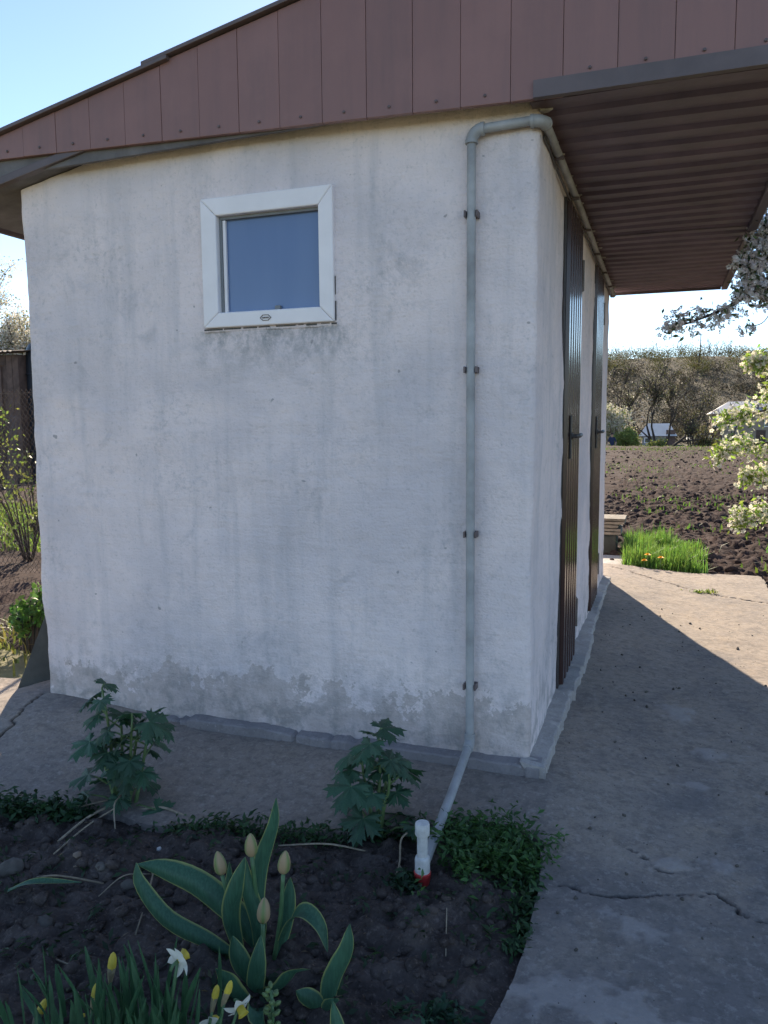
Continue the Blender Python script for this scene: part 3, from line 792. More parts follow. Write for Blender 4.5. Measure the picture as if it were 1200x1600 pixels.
hexo = [(-0.026, 0), (-0.013, 0.012), (0.013, 0.012), (0.026, 0), (0.013, -0.012), (-0.013, -0.012)]
cx, cz = -1.085, 1.724
for i in range(6):
    a, b = hexo[i], hexo[(i + 1) % 6]
    m.prism([(cx + a[0], cz + a[1]), (cx + b[0], cz + b[1]), (cx + b[0] * 0.86, cz + b[1] * 0.80), (cx + a[0] * 0.86, cz + a[1] * 0.80)], -0.0245, -0.0215)
for k in range(4):
    m.box(cx - 0.014 + k * 0.0075, cx - 0.009 + k * 0.0075, -0.0245, -0.0215, cz - 0.003, cz + 0.003)
m.build('emblem', 'tanmetal', win)
random.seed(2); xx = wx0 - 0.005
def gap(*a): MB().box(*a).build('sealant_gap', 'iron', win)
while xx < wx1 + 0.005:
    ln = random.uniform(.02, .09); th = random.uniform(.0015, .006)
    if random.random() < .75: gap(xx, min(xx + ln, wx1 + .006), -0.0085, -0.002, wz0 - 0.004 - th, wz0 - 0.003)
    xx += ln + random.uniform(.005, .03)
for (a, b, z_) in ((wx1 + .001, wx1 + .004, 1.70), (wx1 + .001, wx1 + .0035, 1.80), (wx0 - .004, wx0 - .001, 1.72), (wx0 - .0035, wx0 - .001, 2.02)): gap(a, b, -0.0085, -0.002, z_, z_ + random.uniform(.03, .08))
# plaster lip around the window
m = MB(); m.box(wx0 - 0.01, wx1 + 0.012, -0.006, 0.01, wz0 - 0.018, wz0 - 0.003); m.build('mortar_bead', 'stucco', win, bevel=0.005)

# ================================================================== WATER PIPE
XP = -0.228
def ring(z): return MB().lathe([(0.0205, z - .03), (0.0208, z - .028), (0.0208, z + .028), (0.0205, z + .03)], (XP - .002, -0.035, 0), 14).build('pipe_joint', 'pipe', wp, smooth=True, auto=40)
wp = empty('water_pipe', (-0.2, -0.76, G - 0.02), 'grey plastic pipe up the shed corner from the capped white standpipe', 'pipe')
rp = 0.0165
def pipe(pts, name='pipe_section', r=rp, mat='pipe'):
    return MB().tube(pts, r, 14).build(name, mat, wp, smooth=True, auto=50)
py0 = -0.034
pipe([(XP, py0, 0.055), (XP - 0.001, py0 - 0.002, 0.8), (XP - 0.003, py0, 1.5), (XP - 0.004, py0, 2.305)])
pipe([(XP + 0.025, py0, 2.338), (-0.02, py0, 2.343)])
pipe([(0.026, 0.0, 2.340), (0.028, 1.3, 2.352), (0.026, 2.6, 2.349), (0.028, 4.02, 2.347)])
def elbow(c, d0, d1, name='elbow'):
    c = Vector(c); d0 = Vector(d0); d1 = Vector(d1); r = 0.034
    pts = [c + d0 * 0.042, c + d0 * r] + [c + d0 * r * (1 - t) ** 1.5 * 1.0 + d1 * r * t ** 1.5 for t in (0.2, 0.4, 0.6, 0.8)] + [c + d1 * r, c + d1 * 0.042]
    m = MB(); m.tube(pts, 0.0215, 14)
    for d in (d0, d1): m.tube([c + d * 0.034, c + d * 0.047], 0.0235, 14)
    return m.build(name, 'pipe', wp, smooth=True, auto=50)
elbow((XP - 0.004, py0, 2.338), (0, 0, -1), (1, 0, 0))
elbow((0.026, py0, 2.341), (-1, 0, 0), (0, 1, 0))
base = Vector((XP, py0, 0.045)); tee = Vector((-0.200, -0.748, -0.045))
pipe([base, base.lerp(tee, 0.5) + Vector((0.004, 0, 0.003)), tee], r=0.0165)
MB().tube([(XP, py0, 0.085), (XP, py0, 0.055), base + (tee - base) * 0.03, base + (tee - base) * 0.07], [0.0205, 0.0205, 0.0205, 0.0205], 14).build('elbow', 'pipe', wp, smooth=True, auto=50)
pipe([(0.026, 4.0, 2.347), (0.026, 4.05, 2.347)], 'end_cap', 0.023)
for z in (2.047, 1.489, 0.871, 0.274):
    m = MB(); xx = XP - 0.004 * z / 2.3
    m.box(xx - 0.025, xx - 0.0175, -0.052, -0.004, z - 0.012, z + 0.012); m.box(xx + 0.0175, xx + 0.025, -0.046, -0.004, z - 0.012, z + 0.012); m.box(xx - 0.025, xx + 0.025, -0.0135, -0.004, z - 0.012, z + 0.012)
    m.build('pipe_clip', 'trimgrey', wp, bevel=0.002)
for y in (0.35, 0.95, 1.6, 2.25, 2.9, 3.5):
    m = MB(); m.box(0.002, 0.05, y - 0.010, y + 0.010, 2.322, 2.334); m.box(0.002, 0.010, y - 0.010, y + 0.010, 2.3345, 2.375); m.build('pipe_clip', 'trimgrey', wp, bevel=0.002)
sx_, sy_ = -0.204, -0.76
MB().lathe([(0.0165, -0.02), (0.0165, 0.056)], (sx_, sy_, 0), 14).build('standpipe', 'pipew', wp, smooth=True, auto=50)
MB().lathe([(0.0225, -0.075), (0.0235, -0.07), (0.0235, -0.028), (0.022, -0.022), (0.0175, -0.018)], (sx_, sy_, 0), 16).build('tee_fitting', 'pipew', wp, smooth=True, auto=50)
MB().lathe([(0.0215, 0.050), (0.0225, 0.052), (0.0225, 0.083), (0.0205, 0.088), (0.006, 0.0895)], (sx_, sy_, 0), 18, mod=lambda a, z: (1 + 0.02 * math.cos(12 * a), 0)).build('cap', 'pipew', wp, smooth=True, auto=50)
MB().lathe([(0.024, -0.135), (0.0245, -0.082), (0.0265, -0.080), (0.0265, -0.070), (0.0235, -0.068)], (sx_, sy_, 0), 18).build('coupling', 'red', wp, smooth=True, auto=50)
# cable under the eaves
cb = MB().tube([(0.012, 0.06, 2.318), (0.014, 0.5, 2.305), (0.012, 1.2, 2.318), (0.014, 2.2, 2.315), (0.012, 4.0, 2.322)], 0.0055, 6).build('power_cable', 'iron')
tag(cb, 'thin dark cable running below the grey pipe under the canopy', 'cable')

# ================================================================== FLOWER BED PLANTS
def bz(x, y): return float(bed_z(np.array(x), np.array(y)))
def palmate(seed):
    r_ = random.Random(seed); m = MB()
    out = []
    lob = [(-118, .66), (-62, .9), (0, 1.0), (62, .9), (118, .66)]
    prof = [(-24, .24), (-17, .46), (-29, .66), (-14, .60), (-19, .86), (-6, .74), (0, 1.0), (6, .74), (19, .86), (14, .60), (29, .66), (17, .46), (24, .24)]
    for la, ll in lob:
        for dt, rr in prof:
            out.append((R(la + dt + r_.uniform(-2, 2)), ll * rr * (1 + r_.uniform(-.05, .05))))
    n = len(out); droop = r_.uniform(0.12, 0.40)
    def P(a, rr):
        fold = 0.09 * math.cos(a * 5.8) * rr
        return (rr * math.sin(a), rr * math.cos(a), -droop * rr * rr + fold)
    V = [(0, 0, 0)] + [P(a, rr * 0.5) for a, rr in out] + [P(a, rr) for a, rr in out]
    fs = []
    for i in range(n - 1):
        fs.append((0, 1 + i + 1, 1 + i)); fs.append((1 + i, 2 + i, n + 2 + i, n + 1 + i))
    m.add(V, fs); return m.mesh('leaf')
LEAFM = [palmate(i) for i in range(5)]
for me in LEAFM: me.materials.append(MAT['lark'])
def leaf_at(parent, base, direction, size, tilt=0.3, mesh=None):
    """palmate leaf: local Y runs out along direction"""
    d = Vector(direction).normalized(); side = d.cross(Vector((0, 0, 1)))
    side = side.normalized() if side.length > 1e-3 else Vector((1, 0, 0))
    upv = side.cross(d).normalized()
    q = Matrix((side, d, upv)).transposed().to_4x4()
    q = q @ Matrix.Rotation(random.uniform(-.5, .5), 4, 'Y') @ Matrix.Rotation(-tilt, 4, 'X') @ Matrix.Scale(size, 4)
    q.translation = Vector(base)
    o = bpy.data.objects.new('leaf', mesh or random.choice(LEAFM)); COL.objects.link(o)
    o.parent = parent; o.matrix_parent_inverse = pinv(parent); o.matrix_basis = q
    return o
def larkspur(loc, stems, label, nlow, size):
    x0, y0 = loc; z0 = bz(x0, y0) - 0.01
    t = empty('larkspur_plant', (x0, y0, z0), label, 'plant', 'larkspur plants by the shed wall')
    for (dx, dy, h, nl, sz) in stems:
        b = Vector((x0 + dx * 0.3, y0 + dy * 0.3, z0)); top = Vector((x0 + dx, y0 + dy, z0 + h))
        pts = [b, b.lerp(top, 0.35) + Vector((random.uniform(-.01, .01), 0, 0)), b.lerp(top, 0.7) + Vector((random.uniform(-.01, .01), 0.005, 0)), top]
        st = MB().tube(spline(pts, 8), [0.0085 - 0.0006 * i for i in range(9)], 7).build('stem', 'larkstem', t, smooth=True)
        sp = spline(pts, 20); az = random.uniform(0, 6.28)
        for k in range(nl):
            f = 0.42 + 0.58 * (k / max(1, nl - 1)); az += 2.4
            p = sp[int(f * 20)]
            d = Vector((math.cos(az), math.sin(az), 0.55 if f < 0.9 else 0.9)); ln = (0.10 if f < .9 else 0.035) * random.uniform(.7, 1.3) * (1.2 - 0.5 * f)
            e = p + d.normalized() * ln
            MB().tube([p, p.lerp(e, .6) + Vector((0, 0, 0.006)), e], [0.0035, 0.003, 0.0025], 5).build('petiole', 'larkstem', st, smooth=True)
            leaf_at(t, e, (math.cos(az), math.sin(az), -0.15 if f < .9 else 0.05), sz * random.uniform(.75, 1.1) * (1.1 - 0.35 * f), random.uniform(.15, .6))
    for k in range(nlow):
        az = k * 2.4 + random.uniform(-.4, .4); ln = random.uniform(.07, .16)
        p = Vector((x0, y0, z0 + 0.01)); e = p + Vector((math.cos(az) * ln, math.sin(az) * ln, random.uniform(.03, .13)))
        MB().tube([p, p.lerp(e, .5) + Vector((0, 0, .02)), e], [.004, .0035, .003], 5).build('petiole', 'larkstem', t, smooth=True)
        leaf_at(t, e, (math.cos(az), math.sin(az), -0.1), size * random.uniform(.7, 1.05), random.uniform(.1, .5))
    return t
random.seed(11)
larkspur((-1.40, -0.635), [(-0.075, 0.0, 0.47, 6, .115), (-0.02, 0.03, 0.36, 5, .11), (0.07, -0.02, 0.38, 6, .11), (0.03, 0.06, 0.30, 5, .10), (0.11, 0.03, 0.36, 5, .11), (-0.05, -0.05, 0.27, 4, .11)],
         'taller bushy larkspur plant with toothed leaves beside the wall on the left', 5, .10)
random.seed(5)
larkspur((-0.435, -0.53), [(0.0, 0.02, 0.385, 6, .115), (-0.055, 0.0, 0.31, 5, .12), (0.05, -0.02, 0.30, 5, .115), (0.02, 0.05, 0.24, 4, .11)],
         'shorter larkspur plant with toothed leaves beside the slanting grey pipe', 4, .105)

# --- tulips
def tulip_w(wd): return lambda t: wd * (0.45 + 0.55 * math.sin(min(1, t / 0.42) * math.pi / 2)) * (1 - max(0, (t - 0.42) / 0.58) ** 2.2) + 0.0008
def tulip(base, stem_top, leaves, label, bud=0.062, lean=(0, 0, 1)):
    x0, y0 = base; z0 = bz(x0, y0) - 0.02
    t = empty('tulip_plant', (x0, y0, z0), label, 'tulip', 'tulips in the flower bed')
    if stem_top:
        top = Vector(stem_top); b = Vector((x0, y0, z0))
        MB().tube(spline([b, b.lerp(top, .5) + Vector((0.006, 0, 0)), top], 8), [.0062] * 6 + [.0058, .0055, .0055], 8).build('stem', 'tulipstem', t, smooth=True)
        ln = bud; d = (top - b).normalized()
        prof = [(.004, -.002), (.010, .002), (.0150, ln * .16), (.0165, ln * .32), (.0158, ln * .5), (.0128, ln * .70), (.0080, ln * .87), (.0035, ln * .97), (.0008, ln)]
        MB().lathe(prof, top, 24, mod=lambda a, z: (1 + 0.07 * abs(math.cos(1.5 * a + 3 * z)) - 0.03, abs(math.sin(1.5 * a + 3 * z))), axis=d).build('bud', 'bud', t, smooth=True, edge=True)
    for (pts, wd, side, fold, tw) in leaves:
        P = [Vector((x0, y0, z0)) + Vector((p[0], p[1], p[2])) for p in pts]
        MB().ribbon(P, tulip_w(wd), side, fold, 6, 18, tw, 0.05).build('leaf', 'tulipleaf', t, smooth=True, edge=True)
    return t
S = (0.94, 0.33, 0)      # roughly across the view
tulip((-0.52, -1.22), (-0.522, -1.235, 0.185), [
    ([(0, .01, 0), (-.012, .02, .12), (-.005, .035, .22), (.035, .04, .34), (.050, .03, .43)], .022, S, .35, .5),
    ([(0, 0, 0), (-.05, 0, .07), (-.16, -.01, .155), (-.27, -.02, .195), (-.35, -.03, .205)], .037, (.35, .1, .93), .34, .35),
    ([(0, 0, 0), (.012, -.02, .10), (-.008, -.03, .20), (-.018, -.02, .28)], .022, S, .4, .2)],
    'tulip with the highest cream bud, centre of the clump')
tulip((-0.555, -1.25), (-0.606, -1.245, 0.123), [
    ([(0, 0, 0), (-.015, -.02, .12), (.01, -.03, .22), (.035, -.02, .31)], .024, S, .4, .3),
    ([(0, 0, 0), (-.07, -.03, .05), (-.19, -.05, .105), (-.27, -.05, .19), (-.285, -.04, .245)], .024, (.5, .1, .85), .35, .5),
    ([(-.03, .03, .03), (-.05, .04, .15), (-.055, .05, .24)], .012, S, .4, .4)],
    'tulip with the left cream bud, its long leaves reaching left')
tulip((-0.47, -1.23), (-0.437, -1.225, 0.148), [
    ([(0, .01, 0), (.05, .01, .12), (.095, 0, .165), (.14, -.01, .145), (.165, -.02, .085)], .021, (.3, .8, .3), .25, .4),
    ([(0, .03, 0), (.02, .05, .12), (.025, .06, .21)], .020, S, .35, .2)],
    'tulip with the right cream bud and a leaf curling over')
tulip((-0.46, -1.33), (-0.458, -1.30, 0.055), [
    ([(0, 0, 0), (-.03, -.03, .09), (-.05, -.03, .17)], .026, S, .35, .1),
    ([(0, 0, 0), (.015, -.04, .05), (.03, -.05, .13), (.03, -.03, .19)], .022, S, .35, .2),
    ([(0, .0, 0), (.07, -.02, .05), (.11, -.02, .10), (.15, -.01, .115)], .026, (.3, .6, -.5), .2, .3),
    ([(0, -.03, 0), (-.02, -.08, .05), (-.03, -.10, .10), (-.05, -.11, .14)], .030, S, .25, -.3),
    ([(0, -.02, 0), (.05, -.09, .04), (.07, -.12, .06), (.11, -.15, .02)], .028, (.9, -.2, .1), .2, .2)],
    'tulip with the lowest cream bud at the front of the clump')
tulip((-0.265, -1.36), None, [
    ([(0, 0, 0), (.015, .01, .07), (.05, .02, .15), (.055, .03, .22)], .024, S, .35, .5),
    ([(0, 0, 0), (-.03, -.02, .04), (-.06, -.03, .065)], .022, (.6, .3, .5), .3, .2),
    ([(0, 0, 0), (.03, -.03, .05), (.045, -.04, .08)], .018, S, .3, .2)],
    'budless tulip shoot standing alone right of the budding tulips')
for i, (xx, yy, h, lb) in enumerate([(-0.175, -1.50, .15, 'broad tulip shoot cut by the bottom edge, left of two small ones'), (-0.125, -1.50, .12, 'narrow small tulip shoot, middle one at the bottom edge'), (-0.065, -1.50, .12, 'small tulip shoot nearest the concrete at the bottom edge')]):
    tulip((xx, yy), None, [([(0, 0, 0), (.006, 0, h * .5), (.0 + .012 * (i - 1), .01, h)], .017, S, .35, .3), ([(0, 0, 0), (-.02, -.02, h * .4), (-.035, -.03, h * .6)], .013, S, .3, .2)], lb)

# --- daffodils
daf = empty('daffodil_clump', (-0.60, -1.68, -0.10), 'daffodil clump with white and yellow flowers along the bottom edge', 'flowers')
random.seed(3)
for k in range(120):
    if k < 95:
        xx = random.gauss(-0.53, 0.10); yy = random.gauss(-1.66, 0.06)
    else:
        xx = random.uniform(-0.92, -0.60); yy = random.gauss(-1.66, 0.05)
    h = random.uniform(.17, .29) - 0.30 * max(0, abs(xx + 0.50) - 0.12)
    h = max(h, .10)
    if xx > -0.40: h *= 0.65
    z0 = -0.11; dx = random.gauss(0, .035) + (xx + .55) * .15; dy = random.gauss(0, .03)
    pts = [(xx, yy, z0), (xx + dx * .3, yy + dy * .3, z0 + h * .5), (xx + dx, yy + dy, z0 + h)]
    wd = random.uniform(.0045, .0075)
    a = random.uniform(-.7, .7)
    MB().ribbon(pts, lambda t, wd=wd: wd * (1 - max(0, (t - .75) / .25) ** 2 * .85), (math.cos(a), math.sin(a), 0), .25, 2, 6, random.uniform(-.8, .8)).build('leaf', 'daffleaf', daf, smooth=True, edge=True)
def dstem(top, foot): 
    return MB().tube(spline([foot, (Vector(foot) + Vector(top)) * .5 + Vector((.004, 0, .01)), top], 7), .0034, 6).build('stem', 'tulipstem', daf, smooth=True)
def dbud(p, foot, s=1.0, white=False):
    dstem(p, foot); d = (Vector(p) - Vector(foot)).normalized() + Vector((random.uniform(-.2, .2), 0, 0))
    b = MB().lathe([(.002, 0), (.0065 * s, .006 * s), (.0085 * s, .016 * s), (.0078 * s, .028 * s), (.005 * s, .036 * s), (.0015, .040 * s)], p, 12, mod=lambda a, z: (1 + .08 * math.cos(3 * a), 0), axis=d).build('flower_bud', 'yellow', daf, smooth=True)
    MB().lathe([(.0035, -.02), (.0055, -.01), (.0075 * s, .004), (.0080 * s, .012 * s)], p, 10, axis=d).build('spathe', 'papery', b, smooth=True)
def dflower(p, foot, face, s=1.0):
    dstem(p, foot); f = Vector(face).normalized(); p = Vector(p)
    cor = MB().lathe([(.004 * s, 0), (.0085 * s, .004 * s), (.0095 * s, .016 * s), (.0125 * s, .022 * s), (.0118 * s, .022 * s), (.0085 * s, .015 * s), (.005 * s, .004 * s)], p, 14, mod=lambda a, z: (1 + .06 * math.cos(7 * a) * (z > .018), 0), axis=f).build('trumpet', 'yellow', daf, smooth=True)
    a0 = f.orthogonal().normalized(); b0 = f.cross(a0)
    for k in range(6):
        a = k * math.pi / 3 + .3; d = a0 * math.cos(a) + b0 * math.sin(a); e = f.cross(d)
        pts = [p + d * .003, p + d * .016 * s + f * (.003 if k % 2 else -.001), p + d * .034 * s - f * random.uniform(0, .012) * s]
        MB().ribbon(pts, lambda t: .0115 * s * (math.sin(math.pi * min(1, t * .85 + .15)) ** .7) + .0008, e, .15, 4, 6).build('petal', 'white', daf, smooth=True)
    MB().tube([p, p - f * .012, p - f * .02 + Vector((0, 0, -.008))], [.004, .0035, .0034], 7).build('neck', 'tulipstem', daf, smooth=True)
dflower((-0.500, -1.60, 0.150), (-0.52, -1.66, -.1), (.25, .9, .15), 1.05)
dflower((-0.352, -1.60, 0.085), (-0.40, -1.66, -.1), (.75, -.4, -.55), .95)
dflower((-0.412, -1.61, 0.028), (-0.42, -1.68, -.1), (-.2, .9, .1), .9)
dflower((-0.300, -1.61, 0.022), (-0.33, -1.68, -.1), (.2, -.8, .3), .7)
dbud((-0.677, -1.60, 0.075), (-0.66, -1.66, -.1), 1.15)
dbud((-0.730, -1.60, -0.008), (-0.72, -1.65, -.1), 1.0)
dbud((-0.890, -1.61, -0.085), (-0.89, -1.66, -.13), 1.15)
dbud((-0.776, -1.60, -0.085), (-0.775, -1.64, -.13), .8)
dbud((-0.414, -1.60, 0.075), (-0.43, -1.66, -.1), .9)
dbud((-0.378, -1.61, 0.105), (-0.41, -1.66, -.1), .9)
random.seed(9)
# hyacinth-like seed spike behind the daffodils, right
sp_ = empty('budding_spike', (-0.33, -1.5, -0.10), 'short yellow-green budding spike at the foot of the tulips', 'plant')
MB().tube([(-0.33, -1.5, -.11), (-0.328, -1.5, -.02), (-0.33, -1.5, .05)], .004, 6).build('stem', 'tulipstem', sp_, smooth=True)
for k in range(16):
    a = k * 2.4; z = -.03 + .085 * k / 15
    MB().lathe([(.001, 0), (.005, .005), (.0055, .011), (.002, .017)], (-.33 + .006 * math.cos(a), -1.5 + .006 * math.sin(a), z), 7, axis=(math.cos(a), math.sin(a), .7)).build('floret', 'larkstem', sp_, smooth=True)

# --- weeds, dry stems, stones, clods
def weed_mass(name, pts_fn, n, hmin, hmax, tint, label, leafsize=(.009, .019), cat='weeds'):
    parts = []; C = []; T = []; S_ = []; SV = []; SF = []
    for i in range(n):
        x, y = pts_fn(); z = bz(x, y); h = random.uniform(hmin, hmax); dx, dy = random.gauss(0, .25) * h, random.gauss(0, .25) * h
        k = max(4, int(h / .011)); t0 = np.array(tint) * random.uniform(.6, 1.35)
        for j in range(k):
            f = (j + 1) / k; a = j * 2.4 + i; rr = (.008 + .012 * random.random()) * (1.25 - .6 * f)
            C.append((x + dx * f * f + rr * math.cos(a), y + dy * f * f + rr * math.sin(a), z + h * f)); T.append(t0 * random.uniform(.8, 1.2)); S_.append(random.uniform(*leafsize))
    C = np.array(C); T = np.array(T); N = unit(len(C)); N[:, 2] = np.abs(N[:, 2]) + .5; N /= np.linalg.norm(N, axis=1)[:, None]
    V, F, TT = cards(C, np.array(S_), .38, N, T, .25)
    return tag(put(name, npmesh(name, V, F, TT), 'leaf'), label, cat, kind='stuff')
def p_strip():
    x = random.uniform(-1.15, 0.0); return x, float(bed_back(x)) - abs(random.gauss(0, .05)) + random.gauss(.01, .012)
weed_mass('ground_cover', p_strip, 280, .015, .075, (.040, .095, .034), 'low green weeds along the back edge of the flower bed')
def p_blob():
    while True:
        x, y = random.gauss(-0.02, .085), random.gauss(-0.57, .085)
        if x < .15 + .3 * (y + .6) + .03: return x, y
weed_mass('ground_cover', p_blob, 560, .02, .11, (.065, .15, .045), 'dense green weeds spilling over the concrete beside the standpipe')
def p_edge():
    y = random.uniform(-1.0, -.66); return float(bed_right(y)) - abs(random.gauss(0, .04)) + .01, y
weed_mass('ground_cover', p_edge, 110, .012, .05, (.035, .085, .030), 'thin weeds along the right edge of the bed')
def p_left():
    a = random.uniform(-1.95, -1.45); return a, float(bed_back(a)) - abs(random.gauss(.03, .05))
weed_mass('ground_cover', p_left, 220, .02, .09, (.035, .085, .035), 'leafy weeds at the left end of the bed', (.010, .022))
weed_mass('ground_cover', lambda: (random.uniform(-1.6, .05), random.uniform(-1.7, -.72)), 260, .006, .03, (.035, .07, .03), 'scattered seedlings over the dark soil')
weed_mass('ground_cover', lambda: (random.gauss(-.245, .025), random.gauss(-.79, .02)), 60, .01, .035, (.030, .07, .03), 'little green tuft at the foot of the red coupling')
weed_mass('ground_cover', lambda: (random.gauss(.0, .035), random.gauss(-1.28, .035)), 40, .01, .03, (.035, .09, .05), 'feathery seedlings by the bed edge near the bottom', (.008, .02))
nl_ = 700; LXY = np.stack([rng.uniform(-1.9, .1, nl_), rng.uniform(-1.75, -.62, nl_)], 1); LN = rng.normal(0, .35, (nl_, 3)); LN[:, 2] = 1; LN /= np.linalg.norm(LN, axis=1)[:, None]
V, F, T = cards(np.stack([LXY[:, 0], LXY[:, 1], bed_z(LXY[:, 0], LXY[:, 1]) + .004], 1), rng.uniform(.003, .016, nl_) * rng.random(nl_), .25, LN, jitter((.16, .12, .08), nl_, .5, .1), .2)
tag(put('leaf_litter', npmesh('leaf_litter', V, F, T), 'leaf'), 'bits of dead leaf and straw strewn over the dark soil', 'litter', kind='stuff')
random.seed(21)
def dry(name, pts, r, label):
    P = [(x, y, max(z, bz(x, y) + r * .6) if z < 0.02 else z) for x, y, z in pts]
    return tag(MB().tube(spline(P, 10), r, 6).build(name, 'straw', smooth=True), label, 'stem', 'dry stems lying on the soil')
g0 = -.105
dry('dry_stem', [(-1.32, -.66, g0), (-1.23, -.64, -.09), (-1.12, -.645, g0)], .0045, 'pale dry stem lying right of the tall larkspur')
dry('dry_stem', [(-1.40, -.68, -.08), (-1.43, -.80, -.085), (-1.44, -.93, g0)], .0045, 'thicker dry stem pointing down-left from the tall larkspur')
dry('dry_stem', [(-1.36, -.70, -.07), (-1.385, -.85, -.08), (-1.375, -1.02, g0)], .003, 'thin dry stem below the tall larkspur, lower of two')
dry('dry_stem', [(-1.42, -.68, -.07), (-1.50, -.76, -.075), (-1.60, -.80, g0)], .003, 'dry stem running left from the tall larkspur')
dry('dry_stem', [(-1.38, -.68, -.05), (-1.35, -.75, -.05), (-1.31, -.80, g0)], .0025, 'short bent dry stalk under the tall larkspur')
dry('dry_stem', [(-.29, -.80, g0), (-.285, -.74, -.075), (-.30, -.68, -.03), (-.285, -.66, -.01)], .003, 'bent pale twig standing left of the standpipe')
dry('dry_stem', [(-.285, -.74, -.075), (-.25, -.77, g0)], .0025, 'tiny side twig leaning by the standpipe')
dry('dry_stem', [(-1.02, -.99, g0), (-.97, -1.05, -.06), (-.92, -1.15, -.07), (-.87, -1.27, g0)], .0025, 'long thin dry stalk arching left of the tulips')
dry('dry_stem', [(-1.02, -.99, g0), (-1.07, -1.06, -.08), (-1.10, -1.14, g0)], .002, 'short dry stalk left of the arching one')
dry('dry_stem', [(-.72, -.72, g0), (-.55, -.70, -.075), (-.42, -.66, g0)], .003, 'pale dry stem lying in the weeds below the short larkspur')
dry('dry_stem', [(-1.35, -1.12, g0), (-1.25, -1.13, -.075), (-1.13, -1.08, g0)], .003, 'curved dry stalk at the left on dark soil')
dry('dry_stem', [(-.10, -.86, g0), (-.07, -.98, -.085), (-.05, -1.06, g0)], .0018, 'fine dry stalk below the weeds beside the concrete')
dry('dry_stem', [(-1.02, -1.42, g0), (-.96, -1.43, -.085), (-.92, -1.45, g0)], .0022, 'short pale straw above the left daffodil bud')
# old strap leaves on the left
def strap(pts, label):
    x0, y0 = pts[0][:2]
    o = MB().ribbon([(x, y, max(z, bz(x, y) + .006)) for x, y, z in pts], lambda t: .012 * (1 - t ** 3) + .001, (.3, .9, .2), .2, 4, 12).build('fallen_leaf', 'tulipleaf', smooth=True, edge=True)
    tag(o, label, 'leaf')
strap([(-1.36, -1.23, -.1), (-1.28, -1.20, -.06), (-1.17, -1.13, -.08)], 'grey-green strap leaf lying on the soil far left')
strap([(-1.42, -1.20, -.1), (-1.40, -1.28, -.07), (-1.36, -1.34, -.09)], 'small strap leaf hanging at the left edge of the bed')
def rock(x, y, s, label, seed, mat='stone', name='stone', group='stones in the flower bed', cat='stone', z=None, flat=.6):
    bm = bmesh.new(); bmesh.ops.create_icosphere(bm, subdivisions=2, radius=1)
    r_ = np.random.default_rng(seed); off = r_.random(3) * 50
    for v in bm.verts:
        p = np.array(v.co); k = 1 + .55 * float(vnoise(p[0] * 1.4 + off[0] + p[2], p[1] * 1.4 + off[1] - p[2] * .7, seed)) + .25 * float(vnoise(p[0] * 4 + off[2], p[1] * 4 + p[2] * 4, seed))
        v.co = (p[0] * k * s, p[1] * k * s * .8, p[2] * k * s * flat)
    me = bpy.data.meshes.new(name); bm.to_mesh(me); bm.free()
    o = put(name, me, mat, smooth=True); o.location = (x, y, (bz(x, y) if z is None else z) + s * flat * .3); o.rotation_euler.z = r_.random() * 6
    return tag(o, label, cat, group)
rock(-1.16, -1.30, .034, 'rounded stone above the left daffodil buds', 1)
rock(-1.46, -1.12, .040, 'large pale stone at the left picture edge', 2)
rock(-1.165, -1.045, .020, 'smooth stone in the soil below the dry stems', 3)
rock(-1.04, -1.07, .026, 'grey stone above the arching dry stalk', 4)
rock(-1.28, -1.02, .016, 'little orange-brown pebble below the dry stems', 5, 'rust')
rock(-1.09, -.855, .010, 'white flake lying on the soil, right of the dry stems', 6, 'dust')
rock(-1.13, -.80, .010, 'white flake lying higher on the soil near the weeds', 7, 'dust')
rock(-.66, -1.10, .016, 'grey pebble behind the big tulip leaf', 8)
rock(-.12, -1.12, .014, 'small pebble on bare soil near the path', 9)
# clods of the bed: nobody could count them
C = []
Vc = []; Fc = []; o_ = 0
bm = bmesh.new(); bmesh.ops.create_icosphere(bm, subdivisions=1, radius=1); IV = np.array([v.co[:] for v in bm.verts]); IF = np.array([[v.index for v in f.verts] for f in bm.faces]); bm.free()
def clods(n, xr, yr, zf, smin, smax, exp=2.5):
    Vs = []; Fs = []; o = 0
    xs = rng.uniform(*xr, n); ys_ = rng.uniform(*yr, n); s = smin + (smax - smin) * rng.random(n) ** exp
    zs = zf(xs, ys_)
    for i in range(n):
        k = 1 + .35 * rng.normal(size=len(IV)) * .6
        v = IV * k[:, None] * s[i] * np.array([1, 1, .75]); a = rng.random() * 6.28
        c_, s_ = math.cos(a), math.sin(a); v = np.stack([v[:, 0] * c_ - v[:, 1] * s_, v[:, 0] * s_ + v[:, 1] * c_, v[:, 2]], 1)
        Vs.append(v + np.array([xs[i], ys_[i], zs[i]])); Fs.append(IF + o); o += len(IV)
    return np.concatenate(Vs), np.concatenate(Fs)
V, F = clods(5200, (-2.2, .09), (-1.8, -.62), bed_z, .002, .024, 5.0)
kk = (V[:, 0] < bed_right(V[:, 1]) + .01)
tag(put('soil_clods', npmesh('soil_clods', V, F), 'soil'), 'dark crumbs and clods of soil across the flower bed', 'soil', kind='stuff')
fz = lambda x, y: -.170 + .10 * np.abs(fbm(x * 4.5, y * 4.5, 5, 21, .68)) + .05 * fbm(x * .5, y * .5, 2, 8)
V, F = clods(9000, (-.6, 5), (4.95, 14), fz, .005, .055, 5.0)
tag(put('field_clods', npmesh('field_clods', V, F), 'field'), 'brown clods of the ploughed field', 'soil', kind='stuff')
V, F = clods(5000, (-2, 10), (14, 40), fz, .008, .07, 4.5)
tag(put('field_clods', npmesh('field_clods', V, F), 'field'), 'far clods of the ploughed field', 'soil', kind='stuff')

